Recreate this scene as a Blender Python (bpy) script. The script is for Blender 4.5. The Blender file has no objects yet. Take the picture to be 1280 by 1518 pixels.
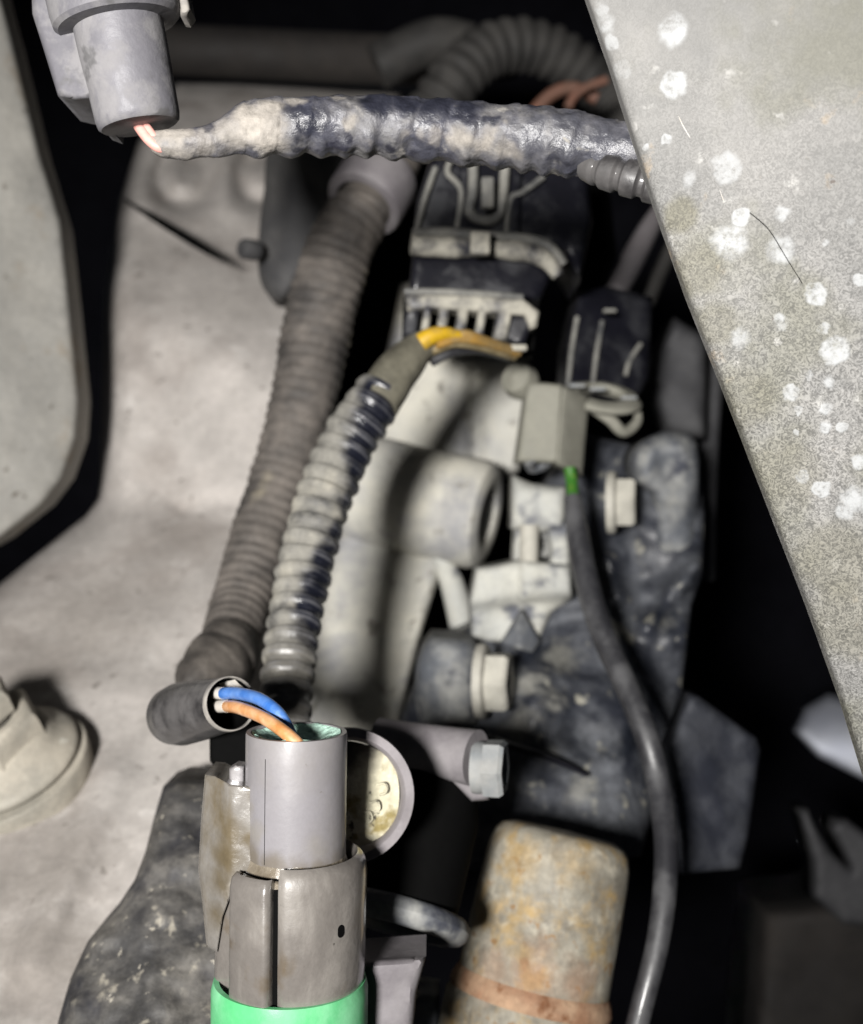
import bpy, bmesh, math, random
from mathutils import Vector, Matrix, noise
from mathutils.geometry import delaunay_2d_cdt
random.seed(7)
R = math.radians
sc = bpy.context.scene
col = sc.collection
sc.unit_settings.system = 'METRIC'
sc.unit_settings.scale_length = 0.01          # one unit is one centimetre
F, CX, CY = 1760.0, 640.0, 759.0              # focal length and centre of the photograph, in its pixels

# ------------------------------------------------------------------ camera, world, lamp, exposure
cam = bpy.data.cameras.new('camera')
cam.sensor_fit = 'HORIZONTAL'; cam.sensor_width = 36; cam.lens = 36 * F / 1280
cam.clip_start = 0.5; cam.clip_end = 400
cam.dof.use_dof = True; cam.dof.focus_distance = 17.6; cam.dof.aperture_fstop = 0.235
camo = bpy.data.objects.new('camera', cam); col.objects.link(camo)
camo.location = (0, 0, 0); camo.rotation_euler = (R(90), 0, 0)
sc.camera = camo

w = bpy.data.worlds.new('World'); sc.world = w; w.use_nodes = True
bg = w.node_tree.nodes['Background']
bg.inputs[0].default_value = (0.72, 0.80, 1.0, 1); bg.inputs[1].default_value = 0.014

fl = bpy.data.lights.new('hand_lamp', 'SPOT'); fl.spot_size = R(54); fl.spot_blend = 1.0; fl.energy = 262000; fl.shadow_soft_size = 3.4
fl.color = (1.0, 0.975, 0.945)
flo = bpy.data.objects.new('hand_lamp', fl); col.objects.link(flo); flo.location = (-11.0, -25, 2.0)
flo.rotation_euler = (Vector((-1.5, 36, 1.0)) - Vector(flo.location)).to_track_quat('-Z', 'Y').to_euler()

vs = sc.view_settings
vs.view_transform = 'Standard'; vs.look = 'None'; vs.exposure = 0.0; vs.gamma = 1.0
sc.cycles.use_denoising = True
sc.cycles.max_bounces = 5
sc.cycles.sample_clamp_indirect = 4

# ------------------------------------------------------------------ helpers
def P(px, py, d): return Vector(((px - CX) / F * d, d, -(py - CY) / F * d))
def sz(n, d): return n * d / F                 # n pixels at depth d, in cm

def plane3(a, b, c):
    """inverse depth of the plane through three (px, py, d)"""
    m = Matrix(((a[0], a[1], 1), (b[0], b[1], 1), (c[0], c[1], 1))).inverted()
    k = m @ Vector((1 / a[2], 1 / b[2], 1 / c[2]))
    return lambda x, y: k[0] * x + k[1] * y + k[2]

def smin(a, b, k):
    h = max(0., min(1., .5 + .5 * (b - a) / k))
    return b * (1 - h) + a * h - k * h * (1 - h)
def smax(a, b, k): return -smin(-a, -b, k)
def sstep(a, b, x):
    t = max(0., min(1., (x - a) / (b - a))); return t * t * (3 - 2 * t)
def fbm(v, o=4): return noise.fractal(v, 1.0, 2.0, o)
def seg_dist(x, y, a, b):
    dx, dy = b[0] - a[0], b[1] - a[1]
    t = max(0., min(1., ((x - a[0]) * dx + (y - a[1]) * dy) / (dx * dx + dy * dy)))
    return math.hypot(x - a[0] - t * dx, y - a[1] - t * dy)
def inside(x, y, poly):
    r = False; n = len(poly); j = n - 1
    for i in range(n):
        xi, yi = poly[i]; xj, yj = poly[j]
        if (yi > y) != (yj > y) and x < (xj - xi) * (y - yi) / (yj - yi) + xi: r = not r
        j = i
    return r
def catmull(pts, n, closed=False):
    m = len(pts); out = []
    V = [Vector(p) for p in pts]
    for i in range(m if closed else m - 1):
        if closed: a, b, c, d = V[(i - 1) % m], V[i], V[(i + 1) % m], V[(i + 2) % m]
        else: a, b, c, d = V[max(i - 1, 0)], V[i], V[i + 1], V[min(i + 2, m - 1)]
        for k in range(n):
            t = k / n
            out.append(.5 * ((2 * b) + (c - a) * t + (2 * a - 5 * b + 4 * c - d) * t * t + (3 * b - a - 3 * c + d) * t ** 3))
    if not closed: out.append(V[-1])
    return out
def frame(axis, hint=(0, 0, 1)):
    z = Vector(axis).normalized(); h = Vector(hint)
    if abs(z.dot(h)) > .95: h = Vector((1, 0, 0))
    x = (h - z * h.dot(z)).normalized(); y = z.cross(x)
    return x, y, z

class MB:
    def __init__(s): s.v = []; s.f = []
    def add(s, verts, faces):
        o = len(s.v); s.v += [Vector(q) for q in verts]; s.f += [tuple(i + o for i in f) for f in faces]
        return s
    def rings(s, rs, closed_ends=(False, False)):
        n = len(rs[0]); o = len(s.v)
        for r in rs: s.v += r
        for i in range(len(rs) - 1):
            for j in range(n):
                k = (j + 1) % n
                s.f.append((o + i * n + j, o + i * n + k, o + (i + 1) * n + k, o + (i + 1) * n + j))
        if closed_ends[0]: s.f.append(tuple(o + j for j in range(n))[::-1])
        if closed_ends[1]: s.f.append(tuple(o + (len(rs) - 1) * n + j for j in range(n)))
        return s
    def tube(s, pts, rad, seg=20, mod=None, sub=12, caps=(True, True)):
        """pts: world points; rad: radius list or number; mod(arc, theta, t) scales or adds"""
        m = len(pts)
        rr = rad if isinstance(rad, (list, tuple)) else [rad] * m
        c = catmull([tuple(p) + (0,) if False else tuple(p) for p in pts], sub)
        rad_s = [q[0] for q in catmull([(a, 0) for a in rr], sub)]
        arc = [0.]
        for i in range(1, len(c)): arc.append(arc[-1] + (c[i] - c[i - 1]).length)
        t0 = (c[1] - c[0]).normalized(); x, y, z = frame(t0)
        rs = []; n = len(c)
        for i in range(n):
            t = (c[min(i + 1, n - 1)] - c[max(i - 1, 0)]).normalized()
            x = (x - t * x.dot(t)).normalized(); y = t.cross(x)
            ring = []
            for j in range(seg):
                th = 2 * math.pi * j / seg
                r = rad_s[i]
                if mod: r = mod(r, arc[i], th, i / (n - 1))
                ring.append(c[i] + (x * math.cos(th) + y * math.sin(th)) * r)
            rs.append(ring)
        return s.rings(rs, caps)
    def lathe(s, prof, org, axis, seg=32, hint=(0, 0, 1), caps=(False, False), phase=0., mod=None):
        x, y, z = frame(axis, hint); org = Vector(org); rs = []
        for r, h in prof:
            ring = []
            for j in range(seg):
                th = 2 * math.pi * j / seg + phase
                q = r if not mod else mod(r, h, th)
                ring.append(org + z * h + (x * math.cos(th) + y * math.sin(th)) * q)
            rs.append(ring)
        return s.rings(rs, caps)
    def box(s, c, sx, sy, sz_, ax=None, bev=.03, taper=1.0):
        """box of full sizes sx, sy, sz_ about c; ax: three axes; taper scales the top in x and y"""
        bm = bmesh.new(); bmesh.ops.create_cube(bm, size=1)
        for v in bm.verts:
            k = taper if v.co.z > 0 else 1
            v.co = Vector((v.co.x * sx * k, v.co.y * sy * k, v.co.z * sz_))
        if bev: bmesh.ops.bevel(bm, geom=bm.edges[:], offset=bev, segments=2, affect='EDGES', profile=.5)
        ax = ax or (Vector((1, 0, 0)), Vector((0, 1, 0)), Vector((0, 0, 1)))
        bm.verts.index_update(); c = Vector(c)
        s.add([c + ax[0] * v.co.x + ax[1] * v.co.y + ax[2] * v.co.z for v in bm.verts], [[v.index for v in f.verts] for f in bm.faces])
        bm.free(); return s
    def relief(s, poly, dep, step=14, thick=1.0, rnd=.25, rpx=14, smooth=0, cap=True):
        """solid with the outline poly (pixels), front at depth dep(px, py), edges rounded back by rnd over rpx pixels"""
        if smooth: poly = [tuple(q) for q in catmull(poly, smooth, True)]
        b = []
        n = len(poly)
        for i in range(n):
            p, q = poly[i], poly[(i + 1) % n]
            L = math.hypot(q[0] - p[0], q[1] - p[1]); k = max(1, int(L / (step * .8)))
            for j in range(k): b.append((p[0] + (q[0] - p[0]) * j / k, p[1] + (q[1] - p[1]) * j / k))
        nb = len(b); pts = [Vector(q) for q in b]
        xs = [q[0] for q in b]; ys = [q[1] for q in b]
        def bd(x, y):
            return min(seg_dist(x, y, poly[i], poly[(i + 1) % n]) for i in range(n) if poly[i] != poly[(i + 1) % n])
        dist = [0.] * nb
        # an inner rim row keeps the rounded edge even
        y = min(ys) + step * .5; row = 0
        while y < max(ys):
            x = min(xs) + step * (.5 if row % 2 else .1)
            while x < max(xs):
                if inside(x, y, poly):
                    e = bd(x, y)
                    if e > step * .35: pts.append(Vector((x, y))); dist.append(e)
                x += step
            y += step; row += 1
        if rnd:
            for i in range(nb):
                p0, p1 = b[i - 1], b[(i + 1) % nb]
                tx, ty = p1[0] - p0[0], p1[1] - p0[1]; l = math.hypot(tx, ty) or 1
                for off in (rpx * .12, rpx * .4, rpx * .8):
                    for sg in (1, -1):
                        x, y = b[i][0] - ty / l * off * sg, b[i][1] + tx / l * off * sg
                        if inside(x, y, poly):
                            e = bd(x, y)
                            if e > off * .9: pts.append(Vector((x, y))); dist.append(e); break
        ed = [(i, (i + 1) % nb) for i in range(nb)]
        V, E, Fc, ov, oe, of = delaunay_2d_cdt(pts, ed, [list(range(nb))], 1, 1e-4)
        out = []; back = {}
        for i, v in enumerate(V):
            src = ov[i][0] if ov[i] else None
            e = dist[src] if src is not None else 0.
            d = dep(v.x, v.y)
            if rnd and e < rpx: d += rnd * (1 - math.sqrt(max(0., 1 - (1 - e / rpx) ** 2)))
            out.append(P(v.x, v.y, d))
        faces = [list(f) for f in Fc]
        # side wall
        cnt = {}
        for f in faces:
            for i in range(len(f)):
                k = (f[i], f[(i + 1) % len(f)]); cnt[k] = 1
        rim = [k for k in cnt if (k[1], k[0]) not in cnt]
        for a, bb in rim:
            for q in (a, bb):
                if q not in back: back[q] = len(out); out.append(out[q] + Vector((0, thick, 0)))
        wall = [(bb, a, back[a], back[bb]) for a, bb in rim]
        if cap:
            nxt = {a: bb for a, bb in rim}; st = rim[0][0]; loop = [st]; c = nxt[st]
            while c != st and len(loop) < len(rim) + 1: loop.append(c); c = nxt.get(c, st)
            wall.append(tuple(back[q] for q in loop))
        s.add(out, faces + wall)
        return s
    def build(s, name, m, parent=None, sharp=38, label=None, cat=None, group=None, kind=None):
        base = parent.matrix_world_base if False else (Vector(parent['_b']) if parent is not None and '_b' in parent else Vector((0, 0, 0)))
        if parent is None:                      # its own origin at the middle of its lower end
            lo = Vector((min(v.x for v in s.v), min(v.y for v in s.v), min(v.z for v in s.v)))
            hi = Vector((max(v.x for v in s.v), max(v.y for v in s.v), max(v.z for v in s.v)))
            base = Vector(((lo.x + hi.x) / 2, (lo.y + hi.y) / 2, lo.z))
        me = bpy.data.meshes.new(name)
        me.from_pydata([tuple(v - base) for v in s.v], [], s.f)
        bm = bmesh.new(); bm.from_mesh(me); bmesh.ops.recalc_face_normals(bm, faces=bm.faces); bm.to_mesh(me); bm.free()
        for p in me.polygons: p.use_smooth = True
        if sharp: me.set_sharp_from_angle(angle=R(sharp))
        me.materials.append(m)
        o = bpy.data.objects.new(name, me); col.objects.link(o)
        if parent is not None: o.parent = parent
        else: o.location = base
        o['_b'] = tuple(base)
        tag(o, label, cat, group, kind)
        return o

def tag(o, label=None, cat=None, group=None, kind=None):
    if label: o['label'] = label
    if cat: o['category'] = cat
    if group: o['group'] = group
    if kind: o['kind'] = kind
def thing(name, label, cat, loc, group=None):
    o = bpy.data.objects.new(name, None); col.objects.link(o); o.empty_display_size = .5
    o.location = loc; o['_b'] = tuple(loc); tag(o, label, cat, group)
    return o

# ------------------------------------------------------------------ materials
def ramp(nt, src, lo, hi):
    n = nt.nodes.new('ShaderNodeMapRange'); n.interpolation_type = 'SMOOTHSTEP'
    n.inputs['From Min'].default_value = lo; n.inputs['From Max'].default_value = hi
    nt.links.new(src, n.inputs['Value']); return n.outputs[0]
def mixc(nt, f, a, b, mode='MIX'):
    n = nt.nodes.new('ShaderNodeMix'); n.data_type = 'RGBA'; n.blend_type = mode
    if isinstance(f, (int, float)): n.inputs[0].default_value = f
    else: nt.links.new(f, n.inputs[0])
    for i, q in ((6, a), (7, b)):
        if isinstance(q, (tuple, list)): n.inputs[i].default_value = (*q[:3], 1)
        else: nt.links.new(q, n.inputs[i])
    return n.outputs[2]
def mth(nt, op, a, b=None):
    n = nt.nodes.new('ShaderNodeMath'); n.operation = op
    for i, q in ((0, a), (1, b)):
        if q is None: continue
        if isinstance(q, (int, float)): n.inputs[i].default_value = q
        else: nt.links.new(q, n.inputs[i])
    return n.outputs[0]
def nz(nt, vec, scale, detail=5, rough=.6, dist=0., off=0.):
    if off:
        a = nt.nodes.new('ShaderNodeVectorMath'); a.operation = 'ADD'; nt.links.new(vec, a.inputs[0])
        a.inputs[1].default_value = (off, off * 1.7, -off); vec = a.outputs[0]
    n = nt.nodes.new('ShaderNodeTexNoise'); n.inputs['Scale'].default_value = scale; n.inputs['Detail'].default_value = detail
    n.inputs['Roughness'].default_value = rough; n.inputs['Distortion'].default_value = dist
    nt.links.new(vec, n.inputs['Vector']); return n.outputs[0]

def mat(name, base, dust=None, amt=.5, scale=1.0, soft=.12, spots=(), grain=.25, grain_scale=9.0, rough=.6, dust_rough=.9,
        metal=0., bump=.25, bump_scale=None, spec=.4, stretch=None, seed=0., coat=0., patches=(), warp=.5, crest=None, psoft=(1.2, .65)):
    """base colour with patches of dust; spots: (colour, scale, threshold, softness)"""
    m = bpy.data.materials.new(name); m.use_nodes = True; nt = m.node_tree
    b = nt.nodes['Principled BSDF']
    tc = nt.nodes.new('ShaderNodeTexCoord'); vec = tc.outputs['Object']
    if stretch:
        mp = nt.nodes.new('ShaderNodeMapping'); mp.inputs['Scale'].default_value = stretch; nt.links.new(vec, mp.inputs[0]); sv = mp.outputs[0]
    else: sv = vec
    c = tuple(base); r = rough
    if dust:
        n1 = nz(nt, sv, scale, 6, .62, .3, off=seed + .1)
        k = ramp(nt, n1, .5 + (.5 - amt) * .5 - soft, .5 + (.5 - amt) * .5 + soft)
        c = mixc(nt, k, c, dust)
        mr = nt.nodes.new('ShaderNodeMapRange'); nt.links.new(k, mr.inputs[0]); mr.inputs[3].default_value = rough; mr.inputs[4].default_value = dust_rough
        r = mr.outputs[0]
    for i, (sc_, ss, th, sf) in enumerate(spots):
        n2 = nz(nt, vec, ss, 4, .55, .2, off=seed + 3.3 * (i + 1))
        c = mixc(nt, ramp(nt, n2, th - sf, th + sf), c, sc_)
    if patches:                                # bare or caked places, some with painted shade, of their own outline: (colour, [(px, py, depth, radius px, amount)])
        geo = nt.nodes.new('ShaderNodeNewGeometry')
        wn = nt.nodes.new('ShaderNodeTexNoise'); wn.inputs['Scale'].default_value = 2.6; wn.inputs['Detail'].default_value = 4; nt.links.new(geo.outputs['Position'], wn.inputs['Vector'])
        wv = nt.nodes.new('ShaderNodeVectorMath'); wv.operation = 'MULTIPLY_ADD'; nt.links.new(wn.outputs['Color'], wv.inputs[0])
        wv.inputs[1].default_value = (warp, warp, warp); nt.links.new(geo.outputs['Position'], wv.inputs[2])
        for pc, pl in patches:
            cov = None
            for x, y, d, rp, a in pl:
                ds = nt.nodes.new('ShaderNodeVectorMath'); ds.operation = 'DISTANCE'; nt.links.new(wv.outputs[0], ds.inputs[0])
                ds.inputs[1].default_value = P(x, y, d) + Vector((warp, warp, warp)) * .5
                k = nt.nodes.new('ShaderNodeMapRange'); k.interpolation_type = 'SMOOTHSTEP'; nt.links.new(ds.outputs['Value'], k.inputs[0])
                k.inputs[1].default_value = sz(rp, d) * psoft[0]; k.inputs[2].default_value = sz(rp, d) * psoft[1]; k.inputs[3].default_value = 0; k.inputs[4].default_value = a
                cov = k.outputs[0] if cov is None else mth(nt, 'MAXIMUM', cov, k.outputs[0])
            c = mixc(nt, cov, c, pc)
            if crest:                          # dust rubbed onto the raised ridges
                c = mixc(nt, mth(nt, 'MULTIPLY', mth(nt, 'MULTIPLY', cov, ramp(nt, geo.outputs['Pointiness'], crest[1], crest[2])), crest[3]), c, crest[0])
            if not isinstance(r, (int, float)):
                mr2 = nt.nodes.new('ShaderNodeMix'); nt.links.new(cov, mr2.inputs[0]); nt.links.new(r, mr2.inputs[2]); mr2.inputs[3].default_value = rough if sum(pc) < .35 else dust_rough; r = mr2.outputs[0]
    g = nz(nt, vec, grain_scale, 4, .7, off=seed + 7)
    gl = nz(nt, vec, grain_scale * .16, 3, .6, off=seed + 9)
    gm = nt.nodes.new('ShaderNodeMapRange'); nt.links.new(mth(nt, 'ADD', g, gl), gm.inputs[0])
    gm.inputs[1].default_value = .7; gm.inputs[2].default_value = 1.3; gm.inputs[3].default_value = 1 - grain; gm.inputs[4].default_value = 1 + grain
    cc = nt.nodes.new('ShaderNodeCombineColor')
    for i in range(3): nt.links.new(gm.outputs[0], cc.inputs[i])
    c = mixc(nt, 1.0, c, cc.outputs[0], 'MULTIPLY')
    nt.links.new(c, b.inputs['Base Color'])
    if isinstance(r, (int, float)): b.inputs['Roughness'].default_value = r
    else: nt.links.new(r, b.inputs['Roughness'])
    b.inputs['Metallic'].default_value = metal; b.inputs['Specular IOR Level'].default_value = spec
    if coat: b.inputs['Coat Weight'].default_value = coat; b.inputs['Coat Roughness'].default_value = .15
    if bump:
        bp = nt.nodes.new('ShaderNodeBump'); bp.inputs['Strength'].default_value = bump; bp.inputs['Distance'].default_value = .06
        h = mth(nt, 'ADD', nz(nt, vec, bump_scale or grain_scale * .7, 6, .65, off=seed + 13), mth(nt, 'MULTIPLY', gl, 2.0))
        nt.links.new(h, bp.inputs['Height']); nt.links.new(bp.outputs[0], b.inputs['Normal'])
    return m

DUST = (.36, .33, .28); PALE = (.50, .47, .41)
M = {}
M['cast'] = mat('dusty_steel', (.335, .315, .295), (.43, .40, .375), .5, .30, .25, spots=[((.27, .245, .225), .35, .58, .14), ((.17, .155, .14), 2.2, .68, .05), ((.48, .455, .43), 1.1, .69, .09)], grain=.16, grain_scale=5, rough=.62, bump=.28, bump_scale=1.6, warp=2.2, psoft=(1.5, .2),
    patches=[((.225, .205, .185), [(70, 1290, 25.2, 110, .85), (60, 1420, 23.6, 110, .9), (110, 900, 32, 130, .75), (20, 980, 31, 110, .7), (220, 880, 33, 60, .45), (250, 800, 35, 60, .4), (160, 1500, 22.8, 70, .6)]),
             ((.255, .235, .215), [(330, 240, 41, 120, .7), (240, 300, 41, 110, .7), (330, 400, 39.5, 90, .5), (230, 400, 40, 70, .5), (300, 1000, 29, 50, .5), (200, 1060, 28.5, 45, .4)]),
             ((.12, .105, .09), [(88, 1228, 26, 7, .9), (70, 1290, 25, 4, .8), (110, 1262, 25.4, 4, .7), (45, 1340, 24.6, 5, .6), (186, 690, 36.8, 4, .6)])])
M['cast2'] = mat('dull_cast_side', (.21, .205, .19), (.28, .27, .245), .5, .35, .2, spots=[((.09, .08, .065), 1.7, .69, .03), ((.22, .19, .15), .6, .64, .08)], grain=.15, grain_scale=5, rough=.7, bump=.22, seed=4)
M['nut'] = mat('dusty_nut', (.25, .235, .20), (.36, .33, .275), .5, .8, .15, spots=[((.5, .48, .42), 2.0, .74, .05)], grain=.15, rough=.6, bump=.2, metal=.1)
M['alu'] = mat('cream_cast_aluminium', (.36, .355, .325), (.50, .48, .41), .5, .35, .2, spots=[((.24, .24, .245), .6, .58, .14), ((.16, .15, .13), 1.8, .66, .08)], grain=.08, rough=.6, bump=.10)
M['alu2'] = mat('grey_cast_aluminium', (.30, .305, .29), (.42, .415, .37), .5, .6, .2, spots=[((.10, .105, .12), 1.0, .60, .09)], grain=.12, rough=.6, bump=.15, seed=2)
M['block'] = mat('grimy_gearbox', (.020, .022, .029), (.085, .09, .10), .46, .6, .16, spots=[((.26, .25, .21), 1.7, .66, .07), ((.010, .012, .017), .8, .57, .09)], grain=.35, grain_scale=5, rough=.34, bump=.32, bump_scale=3.5, warp=1.0, psoft=(1.4, .3),
    patches=[((.22, .215, .19), [(785, 1015, 30.0, 28, .7), (815, 1045, 29.8, 24, .6), (770, 1075, 29.4, 28, .55), (905, 930, 31.6, 20, .7), (835, 965, 30.8, 32, .6), (862, 1175, 28.6, 26, .55), (785, 1165, 28.4, 24, .55), (820, 1110, 28.9, 22, .5), (1030, 870, 32.9, 12, .5), (985, 930, 32, 26, .25), (760, 1130, 28.6, 14, .6)])])
M['boss'] = mat('grimy_boss', (.085, .092, .105), (.24, .24, .225), .48, .7, .15, spots=[((.035, .038, .05), .9, .60, .08)], grain=.2, grain_scale=5, rough=.55, bump=.3)
M['rubber'] = mat('mottled_rubber', (.045, .044, .044), (.15, .14, .125), .42, .7, .16, spots=[((.26, .24, .20), 2.6, .655, .06), ((.40, .37, .31), 4.0, .70, .04), ((.02, .02, .024), .8, .57, .1)], grain=.35, grain_scale=6, rough=.5, bump=.5, bump_scale=3)
M['tab'] = mat('dark_rubber', (.034, .034, .036), (.075, .073, .071), .45, .5, .2, grain=.15, rough=.7, bump=.2)
M['tab2'] = mat('dark_blue_plate', (.018, .020, .028), (.044, .047, .055), .45, .6, .2, spots=[((.2, .19, .17), 1.2, .74, .04)], grain=.2, rough=.5, bump=.3)
M['loom'] = mat('brown_dusty_loom', (.034, .031, .029), (.125, .11, .097), .52, .8, .2, spots=[((.25, .22, .16), .6, .68, .08)], grain=.22, rough=.65, bump=.25)
M['loomtape'] = mat('brown_dusty_tape', (.035, .031, .028), (.10, .088, .076), .5, .8, .2, grain=.25, rough=.65, bump=.4, bump_scale=3)
M['loom2'] = mat('grey_dusty_loom', (.012, .013, .019), (.18, .173, .152), .72, .8, .14, spots=[((.32, .30, .25), 1.0, .60, .12), ((.10, .095, .085), 1.4, .62, .1)], grain=.25, rough=.25, bump=.3, seed=1.3, spec=.6, warp=.35, crest=((.14, .14, .15), .51, .56, .8),
    patches=[((.009, .010, .016), [(574, 590, 26.0, 48, 1), (560, 628, 25.9, 46, 1), (546, 668, 25.7, 40, 1), (540, 705, 25.8, 34, 1), (524, 750, 25.6, 28, 1), (510, 790, 25.2, 24, 1), (490, 835, 24.9, 36, 1), (476, 870, 24.5, 36, 1), (466, 905, 24.2, 40, 1), (462, 940, 24, 36, 1)]), ((.095, .09, .08), [(425, 1000, 23.3, 60, .8), (425, 1060, 22.8, 70, .9), (432, 950, 23.8, 34, .4)])])  # black patches: bare plastic together with painted shade on the right side
M['tape'] = mat('muddy_tape', (.050, .051, .066), (.125, .12, .118), .42, .9, .14, spots=[((.34, .32, .29), 2.0, .67, .07), ((.022, .022, .032), 2.2, .64, .05)], grain=.4, grain_scale=7, rough=.34, dust_rough=.8, bump=.8, bump_scale=3.2, spec=.7, seed=.6, warp=.6, psoft=(1.3, .5),
    patches=[((.25, .228, .20), [(235, 212, 18.5, 24, .9), (262, 214, 18.5, 26, .85), (300, 210, 18.5, 26, .6), (345, 198, 18.5, 30, .7), (372, 180, 18.5, 34, .95), (400, 165, 18.5, 30, .9), (395, 200, 18.5, 34, .85), (440, 155, 18.7, 16, .7), (500, 150, 18.8, 12, .6), (515, 222, 18.6, 20, .85), (556, 225, 18.6, 20, .85), (600, 216, 18.6, 22, .9), (640, 214, 18.6, 26, .9), (680, 212, 18.6, 26, .9), (716, 216, 18.7, 24, .85), (755, 228, 18.7, 20, .75), (735, 175, 18.6, 11, .8), (520, 178, 18.5, 16, .7)]),
             ((.018, .019, .028), [(455, 175, 18.4, 34, 1), (442, 208, 18.4, 28, 1), (480, 214, 18.4, 20, 1), (585, 228, 18.6, 11, .9), (700, 232, 18.7, 12, .9), (660, 230, 18.7, 10, .9), (340, 225, 18.5, 10, .8), (385, 226, 18.5, 12, .9), (410, 222, 18.5, 10, .9), (310, 190, 18.5, 9, .6),  (560, 150, 18.7, 28, 1), (605, 149, 18.7, 30, 1), (650, 153, 18.8, 28, 1), (695, 162, 18.8, 26, 1), (725, 178, 18.7, 13, .9), (540, 212, 18.6, 10, .9), (628, 232, 18.8, 12, .9)]),
             ((.050, .051, .062), [(790, 205, 18.8, 40, .9), (840, 205, 18.8, 42, .9), (890, 215, 18.8, 42, .9), (930, 225, 18.8, 44, .9), (980, 240, 18.8, 50, .9)]),
             ((.36, .34, .30), [(842, 200, 18.5, 6, .9), (864, 216, 18.5, 9, .9), (862, 240, 18.5, 6, .9), (826, 246, 18.5, 9, .8), (790, 238, 18.5, 10, .7), (900, 236, 18.5, 6, .7), (815, 190, 18.5, 4, .7)])])
M['sleeve'] = mat('olive_tape', (.06, .056, .042), (.15, .14, .105), .5, .6, .2, grain=.2, rough=.55, bump=.2)
M['bplast'] = mat('black_plastic', (.006, .006, .009), (.026, .027, .031), .35, .6, .15, grain=.2, rough=.28, bump=.1, spec=.5)
M['dustlip'] = mat('dust_caked_plastic', (.03, .03, .036), (.31, .295, .25), .60, .9, .10, grain=.2, rough=.4, bump=.25)
M['dusthi'] = mat('dusty_edge_plastic', (.04, .042, .046), (.20, .195, .175), .6, .8, .2, grain=.2, rough=.4, bump=.2)
M['gplast'] = mat('grey_plastic', (.19, .182, .192), (.165, .153, .143), .42, .35, .2, spots=[((.09, .078, .06), 3.2, .72, .03)], grain=.06, grain_scale=12, rough=.34, bump=.06, spec=.5, coat=.5, warp=.4, psoft=(1.6, .3), patches=[((.10, .082, .055), [(375, 1275, 18.0, 26, .8), (400, 1290, 17.7, 24, .7), (440, 1296, 17.6, 22, .6), (480, 1292, 17.7, 20, .6), (505, 1285, 18, 22, .5)]), ((.15, .135, .105), [(380, 1235, 17.9, 16, .6), (372, 1200, 18, 14, .5), (470, 1255, 17.7, 18, .35)])])
M['gplast_dirty'] = mat('grey_plastic_muddy', (.165, .155, .142), (.10, .08, .05), .40, .8, .14, spots=[((.30, .28, .25), 1.2, .70, .05)], grain=.12, rough=.25, dust_rough=.28, bump=.2, bump_scale=4, spec=.5, coat=.9, stretch=(1.6, 1.6, .5), seed=2.2, warp=.4, psoft=(1.6, .3), patches=[((.09, .07, .04), [(345, 1235, 18, 22, .8), (330, 1270, 18, 30, .9), (312, 1310, 18, 26, .9), (312, 1365, 18, 24, .8), (368, 1250, 17.9, 14, .9)])])
M['gplast_low'] = mat('grey_plastic_scuffed', (.125, .114, .104), (.185, .171, .155), .38, 1.1, .16, spots=[((.095, .075, .052), .9, .64, .08), ((.05, .045, .04), 4.0, .74, .03)], grain=.10, rough=.28, dust_rough=.5, bump=.22, bump_scale=4, spec=.5, coat=1.0, stretch=(1.3, 1.3, .6), seed=6)
M['gplast_top'] = mat('pale_grey_plastic', (.13, .127, .14), (.18, .175, .18), .5, 1.1, .07, spots=[((.10, .098, .10), 1.5, .66, .05)], grain=.08, rough=.5, bump=.2, seed=3)
M['gclip'] = mat('olive_grey_plastic', (.155, .152, .125), (.22, .215, .18), .5, .6, .2, grain=.1, rough=.6, bump=.1)
M['mud'] = mat('wet_mud', (.10, .08, .055), (.19, .165, .13), .5, 2.0, .15, grain=.2, rough=.2, dust_rough=.3, bump=.5, bump_scale=5, coat=.6)
M['green'] = mat('mint_green_plastic', (.08, .38, .15), (.17, .48, .25), .5, .8, .15, grain=.08, rough=.35, bump=.08)
M['verd'] = mat('corroded_seal', (.12, .22, .17), (.42, .62, .52), .66, 6, .12, grain=.3, rough=.8, bump=.9, bump_scale=8)
M['blue'] = mat('blue_insulation', (.035, .125, .40), (.09, .20, .46), .45, 2, .2, grain=.15, rough=.22, bump=.08, spec=.9, coat=.8)
M['orange'] = mat('orange_insulation', (.48, .21, .07), (.55, .32, .17), .48, 2.5, .2, grain=.15, rough=.25, bump=.08, spec=.9, coat=.8)
M['barewire'] = mat('pale_wire_root', (.52, .50, .48), (.6, .55, .48), .5, 3, .2, grain=.1, rough=.4, bump=.1)
M['pink'] = mat('pink_insulation', (.62, .28, .24), (.68, .38, .33), .5, 2, .2, grain=.1, rough=.4, bump=.1)
M['yellow'] = mat('yellow_tape', (.44, .27, .012), (.30, .19, .03), .4, 2.5, .12, grain=.15, rough=.45, bump=.1)
M['ochre'] = mat('ochre_wire', (.26, .15, .035), (.22, .15, .06), .5, 2, .15, grain=.2, rough=.4, bump=.15)
M['umber'] = mat('umber_wire', (.13, .10, .05), (.25, .2, .11), .5, 2, .15, grain=.2, rough=.4, bump=.15)
M['gwire'] = mat('green_wire', (.035, .13, .018), (.26, .26, .03), .38, 3, .05, grain=.1, rough=.4, bump=.05)
M['cable'] = mat('black_cable', (.016, .016, .019), (.05, .05, .053), .35, .5, .15, grain=.2, rough=.42, bump=.1, spec=1.0, coat=.25)
M['tubeblk'] = mat('black_heatshrink', (.022, .021, .022), (.062, .058, .057), .5, .9, .15, grain=.2, rough=.30, bump=.15, spec=.8, coat=.3)
M['inside'] = mat('black_bore_and_shade', (.003, .003, .003), grain=.1, rough=.8, bump=0, spec=.02)  # bores and gaps, also the block and stub that stand in for shade
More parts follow.
